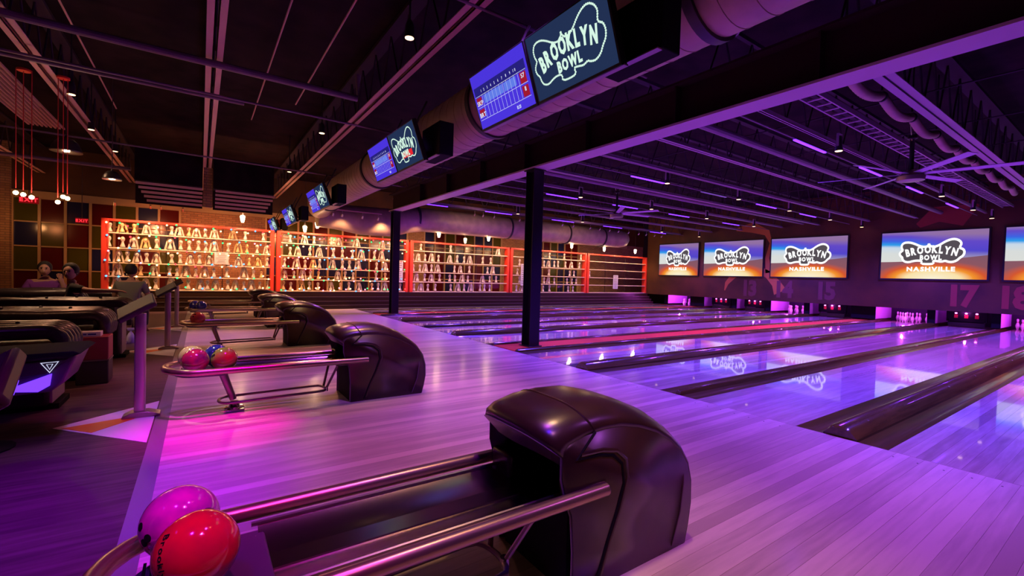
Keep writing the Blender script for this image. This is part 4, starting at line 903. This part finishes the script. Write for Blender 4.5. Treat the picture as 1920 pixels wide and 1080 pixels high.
def onball(cx, adv):
    a = cx/.1; d0 = Vector((-.80, -.52, .25)).normalized(); upv = Vector((-.1, .45, 1)); ax = d0.cross(upv).normalized(); tz = ax.cross(d0).normalized()
    d = Matrix.Rotation(-a, 4, ax) @ d0; 
    t_ = (Matrix.Rotation(-a, 4, ax) @ tz)
    z = d; x = -t_; yv = z.cross(x)
    return Matrix(((x.x, yv.x, z.x, d.x*.1083), (x.y, yv.y, z.y, d.y*.1083), (x.z, yv.z, z.z, d.z*.1083), (0, 0, 0, 1)))
text_bm(mb, 'Brooklyn', .03, onball, 0, .01, 1., .0008); mb.build('script', M['black'], b2, smooth=False)
ball(-.03, 4.96, zb, 'ball_crimson', 'crimson and dark swirled bowling ball at the front of the second return', 'balls on the second return', (.2, .8, .2))
ball(-.06, 5.165, zb, 'ball_cream', 'cream yellow bowling ball behind the crimson one', 'balls on the second return', (.2, .8, .2))
ball(.135, 5.17, zb, 'ball_blue', 'dark blue bowling ball behind the green one', 'balls on the second return', (.2, .8, .2))
ball(.19, 4.96, zb, 'ball_green', 'green and red swirled bowling ball on the second return', 'balls on the second return', (-.9, -.3, .6))
ball(-.03, 9.1, zb, 'ball_orange', 'orange red bowling ball alone on the third return', 'ball on the third return')
ball(.02, 12.2, zb, 'ball_blue', 'nearer blue bowling ball on the fourth return', 'blue balls on the fourth return'); ball(-.1, 12.36, zb, 'ball_blue', 'farther blue bowling ball on the fourth return', 'blue balls on the fourth return')

# ================================================================== KIOSKS, FLOOR ARROWS
kl = ['touch console post cut by the left edge of the view', 'magenta lit touch console post, the nearest one wholly seen', 'second whole touch console post, behind the nearest', 'third touch console post, beside the third return']
KY = [1.70, 5.22, 9.35, 12.7]
for i, y in enumerate(KY):
    t = empty('touch_console', (-.44 if i else -.50, y, 0), kl[i], 'console', 'touch console posts')
    mb = MB(); pr = [(-.04, -.024), (-.025, -.034), (.025, -.034), (.04, -.024), (.04, .024), (.025, .034), (-.025, .034), (-.04, .024)]
    mb.prism(pr, 'z', .03, .93); mb.build('post', M['post_steel'], t, sharp=60)
    MB().prism([(-.12, 0), (.15, 0), (.15, .02), (.06, .05), (-.06, .05), (-.12, .02)], 'y', -.07, .07).build('base_plate', M['tube'], t, bevel=.006)
    hd = empty('console_head', (-.03, .03, .98)); hd.parent = t; hd.rotation_euler = (math.radians(14), math.radians(-32), 0)
    MB().box(-.15, .15, -.17, .17, -.022, .022).build('casing', M['console'], hd, bevel=.012); MB().box(-.13, .13, -.15, .15, .022, .0235).build('touch_glass', M['frame_black'], hd, smooth=False)
    MB().box(.09, .13, -.05, .05, -.04, -.02).build('rear_glow', M['blue_led'], hd, bevel=.008)
def tri(pts, z, m, nm, par): return MB().prism(pts, 'z', .0, z).build(nm, M[m], par, smooth=False)
for i, y in enumerate(KY):
    t = empty('floor_arrow', (-.33, y, 0), 'white and orange arrowhead floor marking at the %s' % ['console post cut by the left edge', 'nearest whole console post', 'second whole console post', 'third console post'][i], 'floor marking', 'arrowhead floor markings')
    tri([(-.66, -.08), (0, -.82), (0, .5)], .003, 'white_paint', 'white_triangle', t); tri([(-.56, -.19), (-.1, -.0), (-.14, .1), (-.36, -.38)][:0] or [(-.60, -.12), (-.12, .02), (-.14, -.08), (-.38, -.36)], .0045, 'orange_paint', 'orange_wedge', t)

# ================================================================== LOUNGE FURNITURE
def sofa(x1, y, L_, lab, D=.62, top=.84, n=5, panel=True):
    s = empty('tufted_sofa', (x1, y, 0), lab, 'sofa', 'black channel tufted sofas')
    MB().box(-L_, -.16, .04, D-.04, .04, .6).build('body', M['leather'], s, bevel=.03); MB().box(-L_, -.1, .1, D-.1, 0, .05).build('plinth', M['black'], s)
    w_ = D/n
    for k in range(n):
        yc = w_*(k+.5); pts = [(-L_, yc, top-.1)]+[(-L_+ (L_-.2)*q/6, yc, top-.09+.012*math.sin(q*2.3+k)) for q in range(1, 6)]+[(-.2, yc, top-.09)]+[(-.2+.13*math.sin(a), yc, top-.09-.13*(1-math.cos(a))) for a in [PI/2*q/5 for q in range(1, 6)]]+[(-.07, yc, top-.34)]
        MB().tube(pts, [w_*.52]*(len(pts)-1)+[w_*.35], 12).build('channel_cushion', M['leather'], s, sharp=80)
    for k in range(8): MB().ball((-.4-.28*k, D*.5-.08+.16*(k % 2), top-.02), .018, 8).build('button', M['leather'], s)
    if panel: MB().box(-.17, -.14, .08, D-.08, .06, top-.36).build('end_panel', M['panel_pink'], s, bevel=.004)
    return s
sofa(-.98, 5.75, 2.6, 'black channel tufted sofa nearest the camera, behind the lit table', .62, .82)
sofa(-.86, 7.1, 2.6, 'second black channel tufted sofa, with spray bottle at its end', .62, .86)
sofa(-.80, 8.6, 2.4, 'third black channel tufted sofa, with the arm of the man in black on it', .62, .9)
sofa(-1.62, 10.35, 2.6, 'dark sofa back in front of the person in purple', .5, .95, 3, False)
sofa(-1.0, 12.3, 2.2, 'farthest dark sofa under the first display bay', .5, .86, 3, False)
# low table with lit underside
t = empty('lounge_table', (-1.21, 4.72, -.01), 'dark angular lounge table with triangle emblem and violet glow beneath', 'table')
body = [(-.62, .62), (.44, .72), (.5, .69), (.34, .46), (.12, .40), (-.3, .46), (-.62, .60)]
MB().prism([(-.7, .7), (.46, .735), (.5, .715), (.46, .70), (-.7, .665)], 'y', -.26, .34).build('table_top', M['black'], t, bevel=.008)
MB().prism([(-.66, .665), (.47, .70), (.40, .5), (.33, .44), (.1, .43), (-.3, .5)], 'y', -.2, .28).build('angular_body', M['rim'], t, bevel=.02)
MB().prism([(.02, .655), (.43, .675), (.31, .575), (.16, .56)], 'y', -.215, -.2).build('front_inset', M['box_dark'], t, bevel=.004)
MB().prism([(.08, .47), (.34, .575), (.33, .49), (.27, .45)], 'y', -.214, -.2).build('glow_strip', M['blue_led'], t, bevel=.004)
mb = MB()
for sc_, mt in ((.05, 0),):
    tp = [(.225, .655), (.315, .66), (.27, .585)]
    mb.tube([(p[0]+.06, -.218, p[1]) for p in tp], .004, 6, closed=True); mb.tube([(.33+p[0]*.4, -.218, .637+p[1]) for p in ((-.04, .006), (.04, .008), (0, -.03))], .003, 6, closed=True)
mb.build('emblem', M['e_txt'], t)
MB().lathe([(.2, 0), (.2, .02), (.06, .05), (.06, .44)], (-.1, .05, 0), 18).build('pedestal', M['black'], t)
# boxes, tissue boxes, bottles
t = empty('storage_box', (-.99, 7.02, 0), 'stacked red over dark box at the end of the second sofa', 'box')
MB().box(-.15, .13, -.16, .16, 0, .27).build('dark_box', M['box_dark'], t, bevel=.012); MB().box(-.15, .13, -.16, .16, .275, .54).build('red_lid', M['box_red'], t, bevel=.01)
MB().box(-.155, .135, -.165, .165, .262, .278).build('seam', M['tube'], t)
def tissue(x, y, z, lab, s=1.):
    t = empty('paper_box', (x, y, z), lab, 'box', 'white cartons'); MB().box(-.13*s, .1*s, -.07, .07, 0, .055).build('carton', M['paper'], t, bevel=.004)
    mb = MB(); mb.box(-.08*s, -.02*s, -.0712, -.07, .02, .035).box(-.01*s, .06*s, -.0712, -.07, .02, .035); mb.build('print', M['ball_blue'], t); return t
tissue(-1.03, 6.95, .54, 'white carton with blue print lying on the red box')
tissue(-1.12, 10.25, 0, 'small white carton on the floor beside the second spray bottle', .7)
def spray(x, y, z, lab, s=1.):
    t = empty('spray_bottle', (x, y, z), lab, 'bottle', 'white spray bottles'); t.scale = (s, s, s)
    MB().lathe([(.05, 0), (.055, .02), (.052, .1), (.035, .15), (.016, .18), (.016, .2)], n=18).build('bottle_body', M['bottle'], t)
    MB().prism([(-.04, .2), (.03, .2), (.085, .215), (.085, .24), (-.05, .245)], 'y', -.014, .014).build('nozzle', M['bottle'], t, bevel=.004)
    MB().tube([(.045, 0, .212), (.06, 0, .18), (.085, 0, .16)], .006, 6).build('trigger', M['bottle'], t)
spray(-1.03, 7.05, .595, 'white spray bottle standing behind the carton on the red box', .95) if 0 else spray(-1.0, 7.3, .54-.54+.0, 'white spray bottle at the end of the second sofa', 1.) if 0 else None
sb = empty('side_shelf', (-1.02, 7.42, 0), 'dark side stand holding the white spray bottle', 'stand'); MB().box(-.12, .12, -.1, .1, .55, .575).build('shelf_board', M['black'], sb, bevel=.005); MB().box(-.02, .02, -.02, .02, 0, .55).build('stand_post', M['black'], sb); MB().box(-.1, .1, -.08, .08, 0, .02).build('foot', M['black'], sb)
spray(-1.02, 7.42, .575, 'white spray bottle at the end of the second sofa')
spray(-1.0, 10.3, 0, 'white spray bottle standing on the floor farther back', 1.1)

# ================================================================== PEOPLE
def skin_mesh(name, V, E_, R_, m, parent=None, sub=2, root=0):
    me = bpy.data.meshes.new(name); me.from_pydata(V, E_, []); o = bpy.data.objects.new(name, me); C.objects.link(o)
    if parent: o.parent = parent
    sk = o.modifiers.new('skin', 'SKIN'); sk.use_smooth_shade = True
    for i, r in enumerate(R_): me.skin_vertices[0].data[i].radius = (r, r) if not isinstance(r, tuple) else r
    for d in me.skin_vertices[0].data: d.use_root = False
    me.skin_vertices[0].data[root].use_root = True
    s = o.modifiers.new('sub', 'SUBSURF'); s.levels = s.render_levels = sub; me.materials.append(m)
    dg = bpy.context.evaluated_depsgraph_get(); ev = o.evaluated_get(dg); m2 = bpy.data.meshes.new_from_object(ev); o.modifiers.clear(); old = o.data; o.data = m2; bpy.data.meshes.remove(old)
    m2.materials.clear(); m2.materials.append(m); m2.polygons.foreach_set('use_smooth', [True]*len(m2.polygons)); return o
def hand(V, E_, R_, wi, p, d, nrm):
    """palm and five bent fingers from wrist index wi at p, pointing d, palm normal nrm"""
    d = d.normalized(); s = d.cross(nrm).normalized(); k = len(V); V.append(tuple(p+d*.05)); R_.append((.036, .018)); E_.append((wi, k))
    for i, (o_, l) in enumerate(((-.03, .07), (-.011, .082), (.01, .078), (.029, .062))):
        b = p+d*.085+s*o_; a0 = len(V); V.append(tuple(b)); R_.append(.0095); E_.append((k, a0))
        V.append(tuple(b+d*l*.5-nrm*.008)); R_.append(.0088); E_.append((a0, a0+1)); V.append(tuple(b+d*l*.85-nrm*.03)); R_.append(.0075); E_.append((a0+1, a0+2))
    a0 = len(V); b = p+d*.03-s*.04; V.append(tuple(b)); R_.append(.011); E_.append((k, a0)); V.append(tuple(b+d*.035-s*.02-nrm*.01)); R_.append(.0095); E_.append((a0, a0+1))
def person(loc, rz, shirt, lab, armL, armR, lean=.0, hairlen=0, face=0., seat=.44):
    """seated figure facing local -Y; armL/armR: (elbow, wrist) offsets"""
    t = empty('person', loc, lab, 'person', None, rz); v = Vector; z0 = seat+.1
    J = {'pel': v((0, 0, z0)), 'wa': v((0, -lean*.3, z0+.2)), 'ch': v((0, -lean*.8, z0+.4)), 'nk': v((0, -lean, z0+.53)), 'hd': v((0, -lean-.02, z0+.6))}
    V = []; R_ = []; E_ = []
    def a(p, r, c=None):
        V.append(tuple(p)); R_.append(r)
        if c is not None: E_.append((c, len(V)-1))
        return len(V)-1
    p = a(J['pel'], (.16, .12)); w1 = a(J['wa'], (.145, .11), p); c = a(J['ch'], (.175, .12), w1); n_ = a(J['nk'], .058, c); a(J['hd'], .052, n_)
    wr = []
    for s_, arm in ((-1, armL), (1, armR)):
        sh = a(J['ch']+v((s_*.19, 0, .07)), .062, c); el = a(v(arm[0])+J['ch'], .045, sh); w_ = a(v(arm[1])+J['ch'], .03, el); wr.append((w_, v(arm[1])+J['ch'], v(arm[1])-v(arm[0])))
        hp = a(J['pel']+v((s_*.1, -.02, -.02)), .09, p); kn = a(v((s_*.13, -.46, seat+.06)), .062, hp); an = a(v((s_*.13, -.44, .1)), .042, kn); a(v((s_*.14, -.6, .045)), (.045, .03), an)
    for w_, pp, d in wr: hand(V, E_, R_, w_, pp, d, v((0, 0, 1)) if abs(d.z) < .9*d.length else v((0, -1, 0)))
    b = skin_mesh('body', V, E_, R_, M['skin'], t)
    # trousers
    V2 = []; R2 = []; E2 = []; V2.append(tuple(J['pel'])); R2.append((.17, .13))
    for s_ in (-1, 1):
        k = len(V2); V2 += [tuple(J['pel']+v((s_*.1, -.02, -.02))), (s_*.13, -.46, seat+.06), (s_*.13, -.44, .14)]; R2 += [.1, .072, .055]; E2 += [(0, k), (k, k+1), (k+1, k+2)]
    skin_mesh('trousers', V2, E2, R2, M['box_dark'], t)
    V3 = [tuple(J['pel']+v((0, 0, .02))), tuple(J['wa']), tuple(J['ch']), tuple(J['nk']-v((0, 0, .05)))]; R3 = [(.172, .132), (.16, .125), (.19, .135), .075]; E3 = [(0, 1), (1, 2), (2, 3)]
    for s_, arm in ((-1, armL), (1, armR)):
        k = len(V3); s0 = J['ch']+v((s_*.19, 0, .07)); e0 = v(arm[0])+J['ch']; V3 += [tuple(s0), tuple(s0.lerp(e0, .75))]; R3 += [.075, .062]; E3 += [(2, k), (k, k+1)]
    skin_mesh('shirt', V3, E3, R3, shirt, t)
    # head with face
    hc = J['hd']+v((0, -.015, .11)); fr = Matrix.Translation(hc) @ Matrix.Rotation(face, 4, 'Z')
    hd = MB(); hd.ball((0, 0, 0), .1, 24, sc=(.8, .95, 1.15))
    hd.v = [tuple(v((x*(1-.25*max(0, -z*8-.2)), y_*(1-.1*max(0, -z*8)), z))) for x, y_, z in hd.v]
    hd.lathe([(.02, -.035), (.013, -.005), (.008, .015)], (0, -.095, .0), 10); hd.ball((0, -.092, -.05), .022, 10, sc=(1.1, .5, .35))
    for s_ in (-1, 1): hd.ball((s_*.08, .01, .0), .028, 10, sc=(.35, .7, 1))
    hd.v = [tuple(fr @ v(q)) for q in hd.v]; hd.build('head', M['skin'], t, sharp=80)
    ey = MB()
    for s_ in (-1, 1): ey.ball((s_*.03, -.085, .012), .012, 10)
    ey.box(-.045, -.015, -.094, -.086, .032, .038).box(.015, .045, -.094, -.086, .032, .038)
    ey.v = [tuple(fr @ v(q)) for q in ey.v]; ey.build('eyes', M['eye'], t)
    hr = MB(); hr.ball((0, .022, .035), .115, 24, sc=(.86, .98, 1.02)); b_ = hr.v
    hr.v = [tuple(v((x, y_ if y_ > -.05 else y_*.75, max(z, -.02 if y_ < 0 else -.06)))) for x, y_, z in b_]; hr.v = [tuple(fr @ v(q)) for q in hr.v]; hr.build('hair', M['hair'], t, sharp=80)
    return t
M['purple_shirt'] = mat('purple_shirt', (.2, .03, .3), .8); M['black_shirt'] = mat('black_shirt', (.02, .015, .02), .8); M['grey_shirt'] = mat('grey_shirt', (.2, .2, .17), .8)
person((-2.3, 11.45, 0), math.radians(5), M['purple_shirt'], 'person in a purple shirt sitting behind the dark sofa back', ((-.27, -.05, -.14), (-.2, -.3, -.16)), ((.27, -.05, -.12), (.22, -.1, .1)), .02)
person((-1.62, 9.78, 0), math.radians(-80), M['black_shirt'], 'person in a black shirt with one arm laid along the sofa', ((-.27, -.08, -.14), (-.2, -.32, -.2)), ((.30, .16, .03), (.40, .46, .03)), .03, face=math.radians(65), seat=.42)
person((-1.12, 11.3, 0), math.radians(170), M['grey_shirt'], 'person in a grey shirt seen from behind against the figurines', ((-.27, -.08, -.18), (-.18, -.3, -.2)), ((.27, -.08, -.18), (.18, -.3, -.2)), .06)
